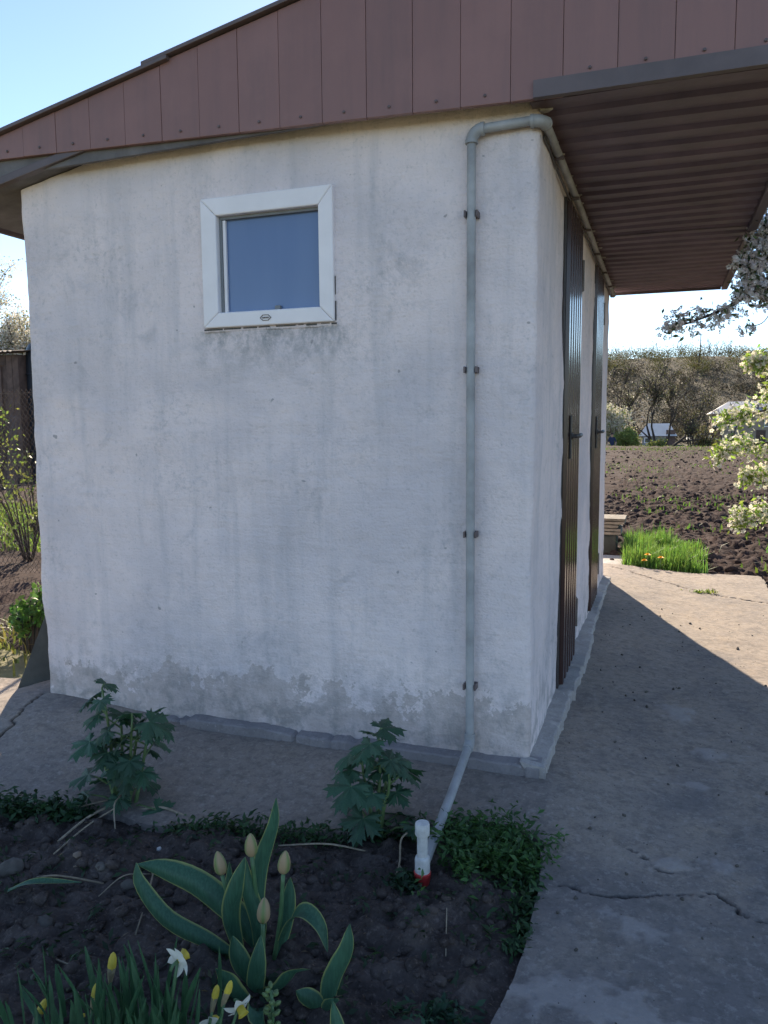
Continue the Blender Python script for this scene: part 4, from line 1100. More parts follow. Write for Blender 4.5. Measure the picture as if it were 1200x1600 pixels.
nd_ = 420; DX = rng.uniform(.1, 1.3, nd_); DY = rng.uniform(-1.4, 3.2, nd_) ** 1; DS = .0015 + .007 * rng.random(nd_) ** 5
Vs = []; Fs = []
for i in range(nd_):
    j = int(np.argmin(np.abs(py_ - DY[i]))); k = int(np.argmin(np.abs(px_ - DX[i])))
    Vs.append(IV * (1 + .3 * rng.normal(size=(len(IV), 1))) * DS[i] + np.array([DX[i], DY[i], PZ[j, k] + DS[i] * .4])); Fs.append(IF + i * len(IV))
tag(put('path_grit', npmesh('path_grit', np.concatenate(Vs), np.concatenate(Fs)), 'stone'), 'grit and small crumbs scattered on the concrete path', 'grit', kind='stuff')

# ================================================================== BEHIND THE SHED, RIGHT
def blades(n, xy, hmin, hmax, width, tint, zf, lean=.35):
    X = np.array([xy() for _ in range(n)]); h = (rng.uniform(hmin, hmax, n) * np.clip(.85 + .9 * vnoise(X[:, 0] * 4, X[:, 1] * 4, 3), .4, 1.15))[:, None]; a = rng.random(n) * 6.28; d = np.stack([np.cos(a), np.sin(a), 0 * a], 1); b = np.stack([-np.sin(a), np.cos(a), 0 * a], 1)
    ln = np.abs(rng.normal(0, lean, n))[:, None]; P0 = np.stack([X[:, 0], X[:, 1], zf(X[:, 0], X[:, 1])], 1); u = np.array([[0, 0, 1.0]])
    w_ = width * rng.uniform(.6, 1.3, (n, 1))
    P1 = P0 + u * h * .55 + d * h * ln * .25; P2 = P0 + u * h * (1 - ln * .25) + d * h * ln
    V = np.stack([P0 - b * w_, P0 + b * w_, P1 + b * w_ * .9, P1 - b * w_ * .9, P2 + b * w_ * .12, P2 - b * w_ * .12], 1).reshape(-1, 3)
    i = np.arange(n)[:, None] * 6; F = np.concatenate([i + np.array([[0, 1, 2, 3]]), i + np.array([[3, 2, 4, 5]])])
    return V, F, np.repeat(jitter(tint, n, .35, .15), 6, 0)
def g_patch():
    while True:
        y = random.uniform(4.78, 6.5); x = random.uniform(.10, .95)
        e = min(.84 + .08 * math.sin(y * 7) - x, x - .12 + .03 * (y - 4.8), y - 4.78, 6.5 - y)
        if e > 0 and random.random() < .25 + e / .15: return x, y
flat = lambda x, y: 0 * x - .15
V, F, T = join([blades(7500, g_patch, .08, .29, .0045, (.125, .225, .045), flat), blades(900, g_patch, .08, .22, .006, (.16, .28, .06), flat, .6)])
tag(put('grass_patch', npmesh('grass_patch', V, F, T), 'grass'), 'bright green grass patch at the far end of the path', 'grass', kind='stuff')
for (x, y, z, lb) in ((.352, 4.80, .035, 'upper yellow dandelion in front of the grass patch'), (.325, 4.79, -.02, 'lower left yellow dandelion in front of the grass patch'), (.47, 4.80, .012, 'right-hand yellow dandelion in front of the grass patch')):
    t = empty('dandelion', (x, y, -.14), lb, 'flower', 'dandelions in the grass')
    MB().tube([(x, y + .03, -.14), (x, y + .01, (z - .14) / 2), (x, y, z)], .003, 6).build('stem', 'larkstem', t)
    m = MB()
    for ring in range(3):
        for k in range(14):
            a = k * 6.283 / 14 + ring * .2; rr = .030 - ring * .008; hh = .004 + ring * .006
            m.add([(x + .004 * math.cos(a - .3), y + .004 * math.sin(a - .3), z), (x + rr * math.cos(a - .2), y + rr * math.sin(a - .2), z + hh), (x + rr * 1.05 * math.cos(a), y + rr * 1.05 * math.sin(a), z + hh + .002), (x + rr * math.cos(a + .2), y + rr * math.sin(a + .2), z + hh), (x + .004 * math.cos(a + .3), y + .004 * math.sin(a + .3), z)], [(0, 1, 2, 3, 4)])
    m.build('flower_head', 'dandelion', t)
# slab, block and plank stack
slab = MB().box(-.9, .125, 4.80, 5.35, -.22, -.072).build('stepping_slab', 'ledge', bevel=.012); tag(slab, 'flat concrete slab behind the far shed corner', 'slab')
blk = MB().box(-.75, .02, 5.75, 6.05, -.17, .085).build('concrete_block', 'slate', bevel=.015); tag(blk, 'dark block carrying the stacked planks', 'block')
random.seed(4)
lbs = ['bottom plank of the grey plank stack', 'second plank from the bottom of the grey plank stack', 'middle plank of the grey plank stack', 'second plank from the top of the grey plank stack', 'top plank of the grey plank stack']
for k in range(5):
    x1 = .05 + .02 * random.random() + .018 * (k > 2)
    o = MB().box(-1.2, x1, 5.70 + .01 * random.random(), 6.10, .087 + k * .037, .087 + k * .037 + .028).build('plank', 'wood', bevel=.004); tag(o, lbs[k], 'plank', 'stack of planks behind the shed')
    o.rotation_euler.z = R(random.uniform(-.6, .6))
# weeds on the field
def f_w():
    y = random.uniform(5, 41) ; x = random.uniform(-1, 1 + y * .16); return x, y
cl = [f_w() for _ in range(110)]
def f_wc():
    c = random.choice(cl); s = .10 + c[1] * .008; return c[0] + random.gauss(0, s), c[1] + random.gauss(0, s)
V, F, T = blades(2400, f_wc, .03, .12, .010, (.09, .16, .03), lambda x, y: fz(x, y), .6)
tag(put('field_weeds', npmesh('field_weeds', V, F, T), 'grass'), 'scattered green weeds sprouting over the ploughed field', 'weeds', kind='stuff')
def f_edge(): return random.uniform(-6, 14), random.uniform(37, 44)
V, F, T = blades(4200, f_edge, .03, .11, .02, (.10, .14, .04), lambda x, y: np.maximum(fz(x, y), -.12), .5)
tag(put('field_margin_grass', npmesh('field_margin_grass', V, F, T), 'grass'), 'green grass strip along the far edge of the field', 'grass', kind='stuff')
V, F, T = blades(60, lambda: (random.gauss(.80, .05), random.gauss(3.86, .02)), .02, .05, .006, (.16, .22, .03), lambda x, y: 0 * x - .1, .8)
tag(put('crack_weeds', npmesh('crack_weeds', V, F, T), 'grass'), 'tiny weed growing in the joint of the sunlit concrete', 'weeds', kind='stuff')

# --- trees
def grow(base, d0, length, r0, depth, spread=.5, ratio=.72, seed=0, kids=(2, 3), up_=.12, seglen=3):
    r_ = random.Random(seed); segs = []
    def rec(p, d, L, r, lv):
        pts = [p]; rad = [r]; dd = d.copy()
        for i in range(seglen):
            dd = (dd + Vector((r_.gauss(0, .16), r_.gauss(0, .16), r_.gauss(0, .10) + up_ * .4))).normalized()
            pts.append(pts[-1] + dd * L / seglen); rad.append(r * (1 - .42 * (i + 1) / seglen))
        segs.append((lv, pts, rad))
        if lv >= depth: return
        for k in range(r_.randint(*kids) + (1 if lv > 1 else 0)):
            f = r_.uniform(.35, 1.0) if k else 1.0
            i = min(seglen - 1, int(f * seglen)); t = f * seglen - i; q = pts[i].lerp(pts[i + 1], t) if i < seglen else pts[-1]
            ax = dd.orthogonal().normalized(); ax.rotate(Matrix.Rotation(r_.uniform(0, 6.28), 3, dd).to_quaternion())
            nd = (dd + ax * math.tan(spread * r_.uniform(.5, 1.3)) + Vector((0, 0, up_))).normalized()
            rec(q, nd, L * ratio * r_.uniform(.75, 1.15), max(rad[i] * .68, .0035), lv + 1)
    rec(Vector(base), Vector(d0).normalized(), length, r0, 0)
    return segs
def wood_parts(segs, t, lim, big='trunk', small='branches', matb='bark', mats='twig', minr=0.0):
    a, b = MB(), MB()
    for lv, pts, rad in segs:
        rad = [max(x, minr) for x in rad]
        (a if lv <= lim else b).tube(pts, rad, 7 if lv <= lim else 4, lv <= lim)
    a.build(big, matb, t, smooth=True)
    if b.v: tag(b.build(small, mats, t), kind='stuff')
def bare_tree(loc, h, seed, label, trunks=1, lean=.0, r=.13, depth=5, spread=.5):
    x, y = loc; z = float(terrain(x, y)) - .1
    t = empty('bare_tree', (x, y, z), label, 'tree', 'bare spring trees beyond the field'); segs = []
    for k in range(trunks):
        d = Vector((lean + (k - (trunks - 1) / 2) * .28, random.uniform(-.1, .1), 1))
        segs += grow((x + (k - (trunks - 1) / 2) * .22, y, z), d, h * .34, r, depth, spread, .74, seed + k)
    wood_parts(segs, t, 2, minr=.014)
    tips = np.array([p[-1][:] for lv, p, rr in segs if lv >= depth - 1])
    n = len(tips) * 2; C = np.repeat(tips, 2, 0) + rng.normal(0, .16, (n, 3))
    V, F, T = cards(C, rng.uniform(.03, .07, n), .5, None, jitter((.10, .10, .04), n, .4, .2)); tag(put('buds', npmesh('buds', V, F, T), 'leaf', t), kind='stuff')
    return t
random.seed(31)
bare_tree((-1.15, 60), 7.2, 40, 'bare dark tree with a single upright trunk beyond the field', 1, .03, .19)
bare_tree((0.35, 61), 7.0, 52, 'bare tree with several leaning trunks right of the single-trunk one', 4, .12, .12, 5)
bare_tree((-3.9, 57), 7.8, 61, 'bare tree whose crown shows just past the shed wall', 2, 0, .13)
bare_tree((2.5, 57), 3.2, 74, 'small forked bare tree at the far field edge', 3, 0, .07, 4, .6)
bare_tree((6.6, 70), 6.2, 83, 'thin bare tree in front of the tan house', 1, -.18, .09, 4)
bare_tree((9.8, 66), 8.2, 95, 'tall bare tree behind the sunlit blossom at the right edge', 2, 0, .11, 5)
def blossom_bush(loc, rad, zc, tint, ltint, label, n=5200, name='flowering_bush', cat='bush', sz=(.05, .09), mixleaf=.25, seed=0, stems=6):
    x, y = loc; z0 = float(terrain(x, y)) - .05
    t = empty(name, (x, y, z0), label, cat); m = MB(); r_ = random.Random(seed)
    for k in range(stems):
        a = r_.uniform(0, 6.28); e = Vector((x + rad * .6 * math.cos(a), y + rad * .6 * math.sin(a), zc + rad * .4)); b = Vector((x + .1 * math.cos(a), y + .1 * math.sin(a), z0))
        m.tube(spline([b, b.lerp(e, .5) + Vector((0, 0, .2)), e], 6), [.05, .045, .04, .035, .03, .02, .012], 6)
    m.build('stems', 'bark', t, smooth=True)
    # clumpy crown
    nc = 60; cc = unit(nc) * (rng.random((nc, 1)) ** .45) * rad * .85; cc[:, 2] *= .95; cc += np.array([x, y, zc])
    C = cc[rng.integers(0, nc, n)] + rng.normal(0, rad * .15, (n, 3)); C[:, 2] = np.maximum(C[:, 2], z0 + .05)
    k = rng.random(n) < mixleaf; T = np.where(k[:, None], jitter(ltint, n, .35, .15), jitter(tint, n, .15, .05))
    V, F, TT = cards(C, rng.uniform(*sz, n), .7, None, T); tag(put('crown', npmesh('crown', V, F, TT), 'petal', t), kind='stuff'); return t
blossom_bush((-3.05, 56), 1.75, 1.0, (.62, .58, .52), (.22, .26, .10), 'white blossoming bush beside the shed edge beyond the field', 7000, seed=1)
blossom_bush((-1.85, 54), 1.05, -.1, (.20, .25, .07), (.30, .33, .10), 'yellow-green leafy bush beside the person', 4500, 'leafy_bush', mixleaf=.5, seed=2)
blossom_bush((0.2, 55), .8, -.6, (.16, .19, .06), (.25, .28, .09), 'low yellow-green bush under the bare trees', 2500, 'leafy_bush', mixleaf=.4, seed=3)
blossom_bush((5.2, 58), 1.0, -.6, (.12, .17, .05), (.2, .25, .08), 'low green bush in front of the tan house', 3000, 'leafy_bush', mixleaf=.4, seed=4)
blossom_bush((3.6, 64), 1.3, -.3, (.15, .13, .07), (.2, .22, .08), 'brownish bush between the two pale roofs', 3000, 'leafy_bush', mixleaf=.3, seed=5)

# --- hillside scrub: one mass
def scrub():
    Vs = []; parts = []
    ns = 2600
    X = rng.uniform(-70, 95, ns); Y = rng.uniform(88, 185, ns); Z = terrain(X, Y)
    hgt = sstep(88, 170, Y)
    for i in range(ns):
        vis = -22 < X[i] < 42
        n = 150 if vis else 40
        rad = rng.uniform(.9, 2.3) * (1.2 if hgt[i] > .9 else 1)
        u = rng.random()
        if hgt[i] > .80:
            c = (.155, .145, .042) if u < .50 else (.085, .07, .048) if u < .75 else (.16, .155, .055) if u < .90 else (.40, .37, .33)
        else:
            c = (.066, .054, .036) if u < .66 else (.045, .038, .034) if u < .84 else (.085, .078, .036) if u < .97 else (.34, .32, .29)
        C = unit(n) * (rng.random((n, 1)) ** .5) * rad * np.array([1, 1, .85]) + np.array([X[i], Y[i], Z[i] + rad * .6])
        parts.append(cards(C, rng.uniform(.09, .22, n) * (1 if vis else 1.8), .30, None, jitter(c, n, .35, .12)))
    return join(parts)
V, F, T = scrub()
tag(put('hillside_scrub', npmesh('hillside_scrub', V, F, T), 'scrub'), 'brown and olive scrub covering the hillside', 'scrub', kind='stuff')
# twiggy saplings on the ridge
m = MB(); random.seed(77)
for i in range(90):
    x = random.uniform(-20, 40); y = random.uniform(158, 178); z = float(terrain(x, y))
    for lv, pts, rad in grow((x, y, z), (random.gauss(0, .1), 0, 1), random.uniform(1.2, 2.4), .05, 2, .5, .7, i, (2, 2)):
        m.tube(pts, [max(.025, q) for q in rad], 3, False)
tag(m.build('ridge_saplings', 'twig'), 'thin bare saplings along the hill crest', 'trees', kind='stuff')
# poles on the hill
for (x, y, h, lb) in ((7.05, 165, 4.6, 'tall thin utility pole on the hill crest'), (6.3, 150, 3.2, 'shorter dark post just below the hill crest')):
    z = float(terrain(x, y)); t = empty('utility_pole', (x, y, z), lb, 'pole', 'poles on the hill')
    MB().tube([(x, y, z - .3), (x, y, z + h)], [.11, .08], 8).build('post', 'bark', t); MB().box(x - .5, x + .5, y - .05, y + .05, z + h - .35, z + h - .25).build('crossarm', 'bark', t)
# --- houses beyond the field
def house(x0, x1, y0, y1, z0, ze, zr, wallm, roofm, label, wins, hip=.25, chim=None, base=None):
    t = empty('house', ((x0 + x1) / 2, (y0 + y1) / 2, z0), label, 'house')
    wl = MB().box(x0, x1, y0, y1, z0, ze).build('wall', wallm, t)
    o = .35; ym = (y0 + y1) / 2; m = MB(); hx = (x1 - x0) * hip
    V = [(x0 - o, y0 - o, ze), (x1 + o, y0 - o, ze), (x1 + o, y1 + o, ze), (x0 - o, y1 + o, ze), (x0 - o + hx, ym, zr), (x1 + o - hx, ym, zr)]
    m.add(V, [(0, 1, 5, 4), (1, 2, 5), (2, 3, 4, 5), (3, 0, 4), (3, 2, 1, 0)]); rf = m.build('roof', roofm, t)
    if chim: MB().box(chim[0], chim[0] + .45, chim[1], chim[1] + .45, zr - 1.0, zr + .5).build('chimney', 'tanwall', rf)
    for (a, b, c, d) in wins:
        wn_ = MB().box(a, b, y0 - .06, y0 - .003, c, d).build('window', 'pvc', t); MB().box(a + .09, b - .09, y0 - .075, y0 - .061, c + .09, d - .09).build('pane', 'glassdark', wn_)
    MB().box((x0 + x1) / 2 + .8, (x0 + x1) / 2 + 1.7, y0 - .05, y0 - .003, z0, z0 + 2.0).build('door', 'brownwood', t)
    return t
hz = float(terrain(8, 90))
house(5.45, 12.5, 88, 94, hz - .5, 2.0, 3.35, 'tanwall', 'paleroof', 'tan walled house with pale metal roof at the foot of the hill', [(5.75, 6.25, .6, 1.75), (7.0, 7.9, .6, 1.7), (10.5, 11.4, .6, 1.7)], .3, (9.0, 91))
house(-1.5, 1.6, 84, 88, float(terrain(0, 85)) - .4, -.25, 1.05, 'greywall', 'paleroof', 'low house with pale roof seen between bare tree trunks', [(-1.3, -.6, -1.0, -.4)], .25)
house(3.0, 5.0, 76, 78.5, float(terrain(4, 77)) - .3, -.45, .15, 'greywall', 'paleroof', 'tiny pale-roofed hut left of the tan house', [(3.2, 3.7, -1.0, -.6)], .1)
# --- person
def person(loc):
    x, y = loc; z = float(terrain(x, y))
    J = {'pel': (0, 0, .95, .15), 'wst': (0, .0, 1.10, .135), 'chs': (0, .0, 1.32, .165), 'nkb': (0, 0, 1.46, .075), 'nk': (0, 0, 1.52, .055), 'hd': (0, -.02, 1.62, .095), 'ht': (0, -.01, 1.72, .075),
         'sL': (-.17, 0, 1.42, .07), 'eL': (-.24, .0, 1.14, .047), 'wL': (-.23, -.10, .92, .035), 'fL': (-.22, -.14, .84, .035),
         'sR': (.17, 0, 1.42, .07), 'eR': (.25, .02, 1.15, .047), 'wR': (.22, -.14, .98, .035), 'fR': (.18, -.20, .94, .035),
         'hL': (-.095, 0, .88, .105), 'kL': (-.11, -.03, .50, .07), 'aL': (-.12, .02, .09, .048), 'tL': (-.13, -.14, .04, .04),
         'hR': (.095, 0, .88, .105), 'kR': (.11, -.05, .50, .07), 'aR': (.12, .0, .09, .048), 'tR': (.13, -.16, .04, .04)}
    ks = list(J); ix = {k: i for i, k in enumerate(ks)}
    E = [('pel', 'wst'), ('wst', 'chs'), ('chs', 'nkb'), ('nkb', 'nk'), ('nk', 'hd'), ('hd', 'ht'), ('chs', 'sL'), ('sL', 'eL'), ('eL', 'wL'), ('wL', 'fL'), ('chs', 'sR'), ('sR', 'eR'), ('eR', 'wR'), ('wR', 'fR'), ('pel', 'hL'), ('hL', 'kL'), ('kL', 'aL'), ('aL', 'tL'), ('pel', 'hR'), ('hR', 'kR'), ('kR', 'aR'), ('aR', 'tR')]
    me = bpy.data.meshes.new('tmp'); me.from_pydata([J[k][:3] for k in ks], [(ix[a], ix[b]) for a, b in E], [])
    ob = bpy.data.objects.new('tmp', me); COL.objects.link(ob); md = ob.modifiers.new('s', 'SKIN')
    for i, k in enumerate(ks): me.skin_vertices[0].data[i].radius = (J[k][3], J[k][3] * (.75 if k in ('chs', 'wst', 'pel') else 1)); me.skin_vertices[0].data[i].use_root = (k == 'pel')
    ob.modifiers.new('d', 'SUBSURF').render_levels = 2; ob.modifiers['d'].levels = 2
    bpy.context.view_layer.update()
    dg = bpy.context.evaluated_depsgraph_get(); m2 = bpy.data.meshes.new_from_object(ob.evaluated_get(dg)); m2.name = 'person'
    bpy.data.objects.remove(ob)
    m2.materials.clear()
    for k in ('navy', 'skin', 'dark'): m2.materials.append(MAT[k])
    for p in m2.polygons:
        c = p.center
        p.material_index = 1 if (c.z > 1.49 or (abs(c.x) > .17 and .8 < c.z < 1.2)) else (2 if c.z < .95 and abs(c.x) < .2 else 0); p.use_smooth = True
    o = put('person', m2, None); o.location = (x, y, z)
    tag(o, 'person in a dark blue shirt standing beyond the field', 'person')
    h = MB(); h.lathe([(.10, 1.63), (.108, 1.69), (.095, 1.75), (.05, 1.785), (.005, 1.79)], (x, y + .015, z), 14); hh = h.build('hair', 'hair', o, smooth=True)
    return o
person((-2.60, 50))

# --- blossoming fruit tree at the right
ft = empty('blossoming_fruit_tree', (2.5, 3.6, -.15), 'blossoming fruit tree reaching in from the right edge', 'tree')
mb = MB()
trunk_pts = [(2.5, 3.6, -.2), (2.48, 3.55, .5), (2.42, 3.5, 1.2), (2.40, 3.4, 1.9), (2.5, 3.3, 2.7)]
mb.tube(spline(trunk_pts, 12), [.11 - .005 * i for i in range(13)], 10); mb.build('trunk', 'bark', ft, smooth=True)
BR = [  # shaded branch over the canopy edge
    ([(2.40, 3.4, 1.95), (1.7, 2.7, 2.16), (1.15, 2.3, 2.14), (.90, 2.2, 2.02), (.76, 2.2, 1.945), (.60, 2.2, 1.885), (.48, 2.2, 1.85)], .022, 'shade'),
    ([(1.5, 2.55, 2.16), (1.15, 2.3, 2.32), (.98, 2.2, 2.45), (.95, 2.18, 2.62)], .012, 'shade'),
    ([(1.25, 2.35, 2.14), (1.02, 2.22, 2.18), (.90, 2.2, 2.16), (.86, 2.2, 2.20)], .008, 'shade'),
    ([(1.4, 2.5, 2.2), (1.15, 2.32, 2.24), (1.0, 2.22, 2.26), (.91, 2.2, 2.30)], .008, 'shade'),
    ([(1.3, 2.4, 2.12), (1.1, 2.25, 2.06), (.98, 2.2, 2.05), (.92, 2.2, 2.08)], .008, 'shade'),
    ([(1.4, 2.5, 2.3), (1.15, 2.3, 2.38), (1.02, 2.22, 2.40), (.97, 2.2, 2.36)], .008, 'shade'),
    ([(1.5, 2.5, 2.1), (1.1, 2.25, 1.99), (.98, 2.2, 1.86), (.90, 2.2, 1.845)], .006, 'tip'),
    # sunlit branches lower down
    ([(2.42, 3.55, 1.2), (1.9, 4.2, 1.55), (1.45, 4.55, 1.72), (1.24, 4.6, 1.78), (1.14, 4.6, 1.76)], .018, 'sun'),
    ([(2.42, 3.55, 1.0), (1.8, 4.3, 1.3), (1.35, 4.55, 1.38), (1.1, 4.6, 1.33), (.93, 4.6, 1.27)], .018, 'sun'),
    ([(2.45, 3.6, .85), (1.8, 4.3, 1.05), (1.3, 4.6, 1.10), (1.05, 4.6, 1.04), (.93, 4.6, 1.0)], .015, 'sun'),
    ([(2.45, 3.6, .75), (1.8, 4.3, .85), (1.35, 4.6, .84), (1.15, 4.6, .78)], .014, 'sun'),
    ([(2.46, 3.6, .55), (1.8, 4.3, .60), (1.40, 4.6, .52), (1.2, 4.6, .44), (1.09, 4.6, .40)], .014, 'sun'),
    ([(2.42, 3.5, 1.4), (1.9, 4.4, 1.5), (1.5, 4.7, 1.5), (1.32, 4.7, 1.55)], .012, 'sun'),
    # rest of the crown, out of the frame
    ([(2.5, 3.3, 2.6), (2.2, 3.0, 3.1), (1.8, 2.7, 3.4)], .03, 'far'), ([(2.5, 3.3, 2.6), (2.9, 3.4, 3.2), (3.2, 3.4, 3.5)], .03, 'far'), ([(2.45, 3.4, 2.0), (3.0, 3.9, 2.5), (3.5, 4.2, 2.7)], .03, 'far'), ([(2.42, 3.5, 1.5), (3.0, 3.0, 1.9), (3.4, 2.6, 2.1)], .03, 'far')]
FC = {'shade': [], 'sun': [], 'far': [], 'tip': []}; random.seed(15)
for pts, r, kind in BR:
    sp = spline(pts, 22); b = MB(); b.tube(sp, [max(.003, r * (1 - .85 * i / 22)) for i in range(23)], 6)
    s0 = 7 if kind in ('shade', 'sun') else 3
    for i in range(s0, 23):
        if kind == 'tip' and i < 20: continue
        for k in range(3 if kind != 'tip' else 1):
            p = sp[i] if i == 22 else sp[i].lerp(sp[i + 1], random.random())
            ln = random.uniform(.03, .11) * (.6 if i > 18 else 1) * (1.0 if kind != 'far' else 2)
            e = p + Vector((random.gauss(0, 1), random.gauss(0, 1), random.gauss(0, 1) + (.2 if kind != 'shade' else -.05))).normalized() * ln
            b.tube([p, e], [.0028, .0016], 4); FC[kind].append(e[:])
    b.build('branch', 'bark', ft, smooth=True)
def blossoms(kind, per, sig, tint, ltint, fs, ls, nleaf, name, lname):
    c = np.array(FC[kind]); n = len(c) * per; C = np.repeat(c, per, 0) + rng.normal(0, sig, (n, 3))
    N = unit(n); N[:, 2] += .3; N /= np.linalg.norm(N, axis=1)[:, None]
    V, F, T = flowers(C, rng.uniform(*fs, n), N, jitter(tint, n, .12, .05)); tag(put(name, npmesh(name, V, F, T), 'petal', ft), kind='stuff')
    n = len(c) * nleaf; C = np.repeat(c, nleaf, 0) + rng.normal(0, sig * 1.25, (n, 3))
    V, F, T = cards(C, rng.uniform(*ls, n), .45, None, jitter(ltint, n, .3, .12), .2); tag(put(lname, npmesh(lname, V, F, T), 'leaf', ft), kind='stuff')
blossoms('shade', 8, .026, (.84, .78, .80), (.10, .15, .07), (.014, .020), (.014, .026), 3, 'blossom', 'leaves')  # cool petals, darker leaves: shade of this branch put into the tints
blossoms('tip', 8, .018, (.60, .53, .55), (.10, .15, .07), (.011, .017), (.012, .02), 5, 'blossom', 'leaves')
blossoms('sun', 7, .032, (.78, .74, .68), (.20, .30, .05), (.016, .024), (.016, .034), 7, 'blossom', 'leaves')  # warm petals, yellower leaves: sunlight put into the tints
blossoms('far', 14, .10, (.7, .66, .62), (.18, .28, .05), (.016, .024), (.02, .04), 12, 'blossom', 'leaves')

# ================================================================== LEFT OF THE SHED
# slate board leaning at the corner
m = MB()
bl = Vector((-2.655, .125, G + .02)); br = Vector((-2.36, .235, G + .05)); tl = Vector((-2.545, .30, .40)); tr_ = Vector((-2.345, .37, .43))
nn = (br - bl).cross(tl - bl).normalized() * .014
m.add([bl, br, tr_, tl, bl + nn, br + nn, tr_ + nn, tl + nn], [(0, 1, 2, 3), (7, 6, 5, 4), (0, 4, 5, 1), (1, 5, 6, 2), (2, 6, 7, 3), (3, 7, 4, 0)])
tag(m.build('slate_board', 'slate', bevel=.003), 'dark slate board leaning against the left corner of the shed', 'board')
# chain-link fence
fen = empty('chain_link_fence', (-6.0, 2.95, -.12), 'rusty chain-link fence left of the shed', 'fence')
m = MB(); a0, a1, z0, z1, st = -9.0, -2.55, -.12, 1.66, .055
def zig(flip):
    k = 0; x = a0
    while x < a1:
        pts = []; z = z0; i = 0
        while z < z1:
            pts.append((x + (st / 2 if (i + flip) % 2 else -st / 2) + .003 * (1 if flip else -1), 2.95 + .004 * (1 if flip else -1) + .02 * math.sin(x * 2 + z), z)); z += st; i += 1
        for p, q in zip(pts[:-1], pts[1:]): m.tube([p, q], .0026, 3, False)
        x += st
zig(0); zig(1)
tag(m.build('wire_mesh', 'wire', fen), kind='stuff')
for xx in (-8.6, -6.2, -3.9): MB().tube([(xx, 2.98, -.3), (xx, 2.98, 1.72)], .022, 8).build('post', 'wire', fen, smooth=True)
for zz in (1.62, .75): MB().tube([(a0, 2.965, zz), (-6, 2.965, zz - .02), (a1, 2.965, zz)], .0025, 4).build('tension_wire', 'wire', fen)
# neighbour's wooden shed
ns = empty('wooden_shed', (-18, 15, -.15), 'dark brown wooden shed behind the fence', 'shed')
zt_ = 3.28; x0, x1, y0, y1 = -20.5, -16.02, 14.0, 16.6
MB().box(x0 + .03, x1 - .03, y0 + .03, y1, -.3, zt_ - .06).build('wall', 'brownwood', ns)
xx = x0
while xx < x1 - .02:
    wd = min(random.uniform(.16, .22), x1 - xx)
    wz = (xx + wd < -17.45 or xx > -16.62)
    if wz: MB().box(xx, xx + wd - .012, y0 - random.uniform(0, .012), y0 + .028, -.2, zt_ - .08).build('plank', 'brownwood', ns)
    else:
        MB().box(xx, xx + wd - .012, y0 - .004, y0 + .028, -.2, 1.72).build('plank', 'brownwood', ns); MB().box(xx, xx + wd - .012, y0 - .004, y0 + .028, 2.95, zt_ - .08).build('plank', 'brownwood', ns)
    xx += wd
nw = MB().box(-17.42, -16.62, y0 - .03, y0 + .027, 1.74, 2.93).build('window', 'brownwood', ns); MB().box(-17.34, -16.70, y0 - .035, y0 - .031, 1.84, 2.85).build('pane', 'glassdark', nw); MB().box(-17.04, -17.0, y0 - .05, y0 - .036, 1.84, 2.85).build('mullion', 'brownwood', nw)
m = MB(); xs = np.arange(x0 - .2, x1 + .25, .055); n = len(xs)
m.add([(a, y0 - .35, zt_ + .02 * math.sin(a * 36)) for a in xs] + [(a, y1 + .3, zt_ + .35 + .02 * math.sin(a * 36)) for a in xs], [(i, i + 1, n + i + 1, n + i) for i in range(n - 1)])
o = m.build('roof', 'rust', ns); o.modifiers.new('t', 'SOLIDIFY').thickness = .02
tk = empty('water_tank', (-15.45, 14.8, -.15), 'dark blue plastic water tank beside the wooden shed', 'tank')
MB().lathe([(.50, -.15), (.56, .0), (.56, 3.0), (.53, 3.38), (.46, 3.52), (.33, 3.62), (.20, 3.66), (.20, 3.72), (.01, 3.73)], (-15.72, 14.75, 0), 24, mod=lambda a, z: (1, 0)).build('body', 'tank', tk, smooth=True, auto=40)
for z in (.6, 1.3, 2.0, 2.7): MB().tube([(-15.72 + .57 * math.cos(a * .2618), 14.75 + .57 * math.sin(a * .2618), z) for a in range(25)], .025, 6, False).build('hoop', 'tank', tk, smooth=True)
lp = MB().add([(-11.35, 8.7, -.1), (-11.05, 8.6, -.1), (-11.45, 9.2, 1.5), (-11.75, 9.3, 1.5), (-11.37, 8.75, -.1), (-11.03, 8.64, -.1), (-11.43, 9.24, 1.5), (-11.77, 9.34, 1.5)], [(0, 1, 2, 3), (7, 6, 5, 4), (0, 4, 5, 1), (1, 5, 6, 2), (2, 6, 7, 3), (3, 7, 4, 0)]).build('leaning_board', 'brownwood'); tag(lp, 'wide brown board standing tilted in front of the wooden shed', 'board')
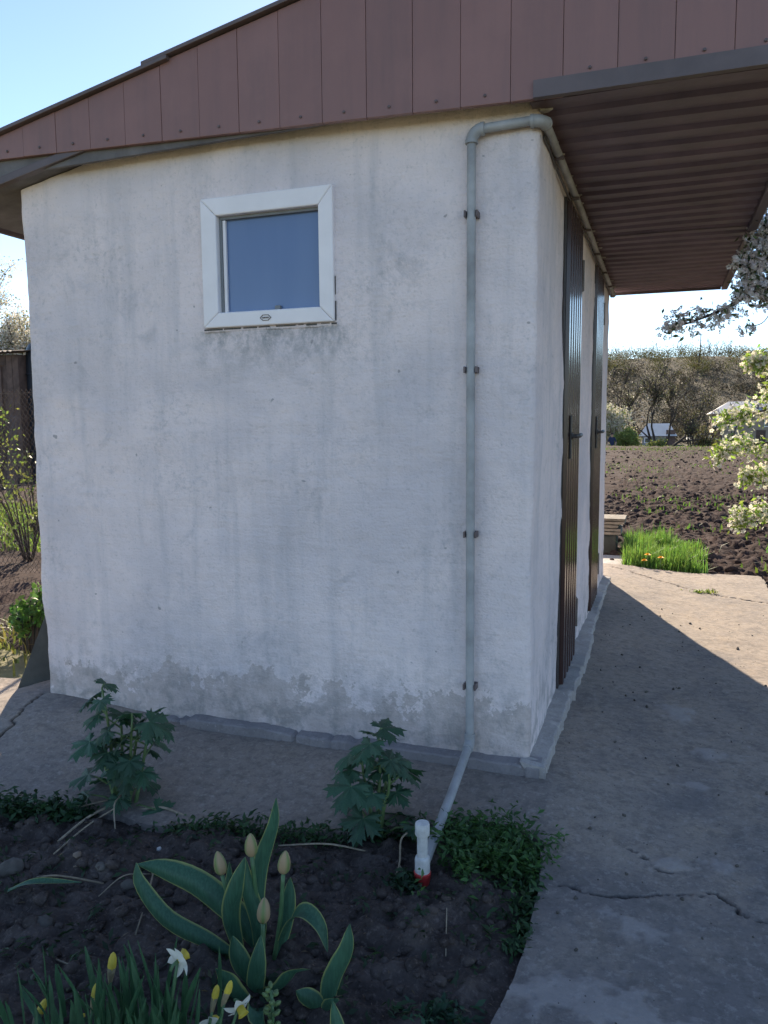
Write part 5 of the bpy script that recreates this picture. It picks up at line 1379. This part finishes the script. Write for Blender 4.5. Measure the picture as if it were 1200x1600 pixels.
def leafy(loc, rad, zc, tint, n, label, name='yard_shrub', sz=(.02, .045), seed=0):
    x, y = loc; t = empty(name, (x, y, -.15), label, 'shrub'); m = MB(); r_ = random.Random(seed); tips = []
    for k in range(14):
        a = r_.uniform(0, 6.28); e = Vector((x + rad * r_.uniform(.3, 1) * math.cos(a), y + rad * r_.uniform(.3, 1) * math.sin(a), zc + rad * r_.uniform(-.3, 1.1))); b = Vector((x + .05 * math.cos(a), y + .05 * math.sin(a), -.15))
        q = spline([b, b.lerp(e, .55) + Vector((0, 0, .12)), e], 8); m.tube(q, [.012 - .0012 * i for i in range(9)], 5); tips += [v[:] for v in q[3:]]
    m.build('stems', 'twig', t, smooth=True); tips = np.array(tips); C = tips[rng.integers(0, len(tips), n)] + rng.normal(0, rad * .13, (n, 3))
    V, F, T = cards(C, rng.uniform(*sz, n), .55, None, jitter(tint, n, .35, .15), .2); tag(put('foliage', npmesh('foliage', V, F, T), 'leaf', t), kind='stuff')
leafy((-8.25, 5.3), .50, 1.35, (.20, .24, .06), 300, 'tall yellow-green shrub behind the fence', seed=1)
leafy((-7.2, 5.1), .38, .55, (.16, .20, .05), 140, 'lower leafy shrub behind the fence beside the shed wall', seed=2)
leafy((-6.0, 3.7), .45, .35, (.17, .20, .06), 130, 'sparse twiggy shrub at the foot of the fence', seed=3)
leafy((-3.35, .95), .19, .04, (.10, .20, .05), 420, 'small green plant behind the slate board', 'yard_plant', (.018, .035), 4)
leafy((-5.1, 3.3), .30, .20, (.22, .20, .07), 150, 'dry twiggy plant in front of the fence', 'yard_plant', (.015, .03), 6)
V, F, T = blades(9500, lambda: (random.uniform(-11, -4.4), random.uniform(4.0, 8)), .05, .22, .009, (.15, .22, .045), lambda x, y: 0 * x - .15, .5)
tag(put('yard_grass', npmesh('yard_grass', V, F, T), 'grass'), 'green grass behind the chain-link fence', 'grass', kind='stuff')
V, F, T = blades(700, lambda: (random.gauss(-3.4, .5), random.gauss(1.25, .35)), .04, .14, .008, (.16, .17, .05), lambda x, y: 0 * x - .15, .7)
tag(put('yard_grass', npmesh('yard_grass', V, F, T), 'grass'), 'thin dry grass between fence and slate board', 'grass', kind='stuff')
# blossoming tree behind the wooden shed
bt = empty('white_blossom_tree', (-24.5, 20, -.15), 'white blossoming tree rising behind the wooden shed', 'tree')
sg = grow((-24.5, 20, -.2), (0.05, 0, 1), 2.75, .17, 4, .45, .78, 8, (2, 3), .2)
wood_parts(sg, bt, 2, minr=.01)
tips = np.concatenate([np.array([p[:] for p in pts[1:]]) for lv, pts, rr in sg if lv >= 2]); n = 16000
C = tips[rng.integers(0, len(tips), n)] + rng.normal(0, .16, (n, 3))
V, F, T = cards(C, rng.uniform(.025, .055, n), .8, None, np.where((rng.random(n) < .15)[:, None], jitter((.2, .22, .1), n), jitter((.62, .58, .54), n, .12, .04)))
tag(put('blossom', npmesh('blossom', V, F, T), 'petal', bt), kind='stuff')
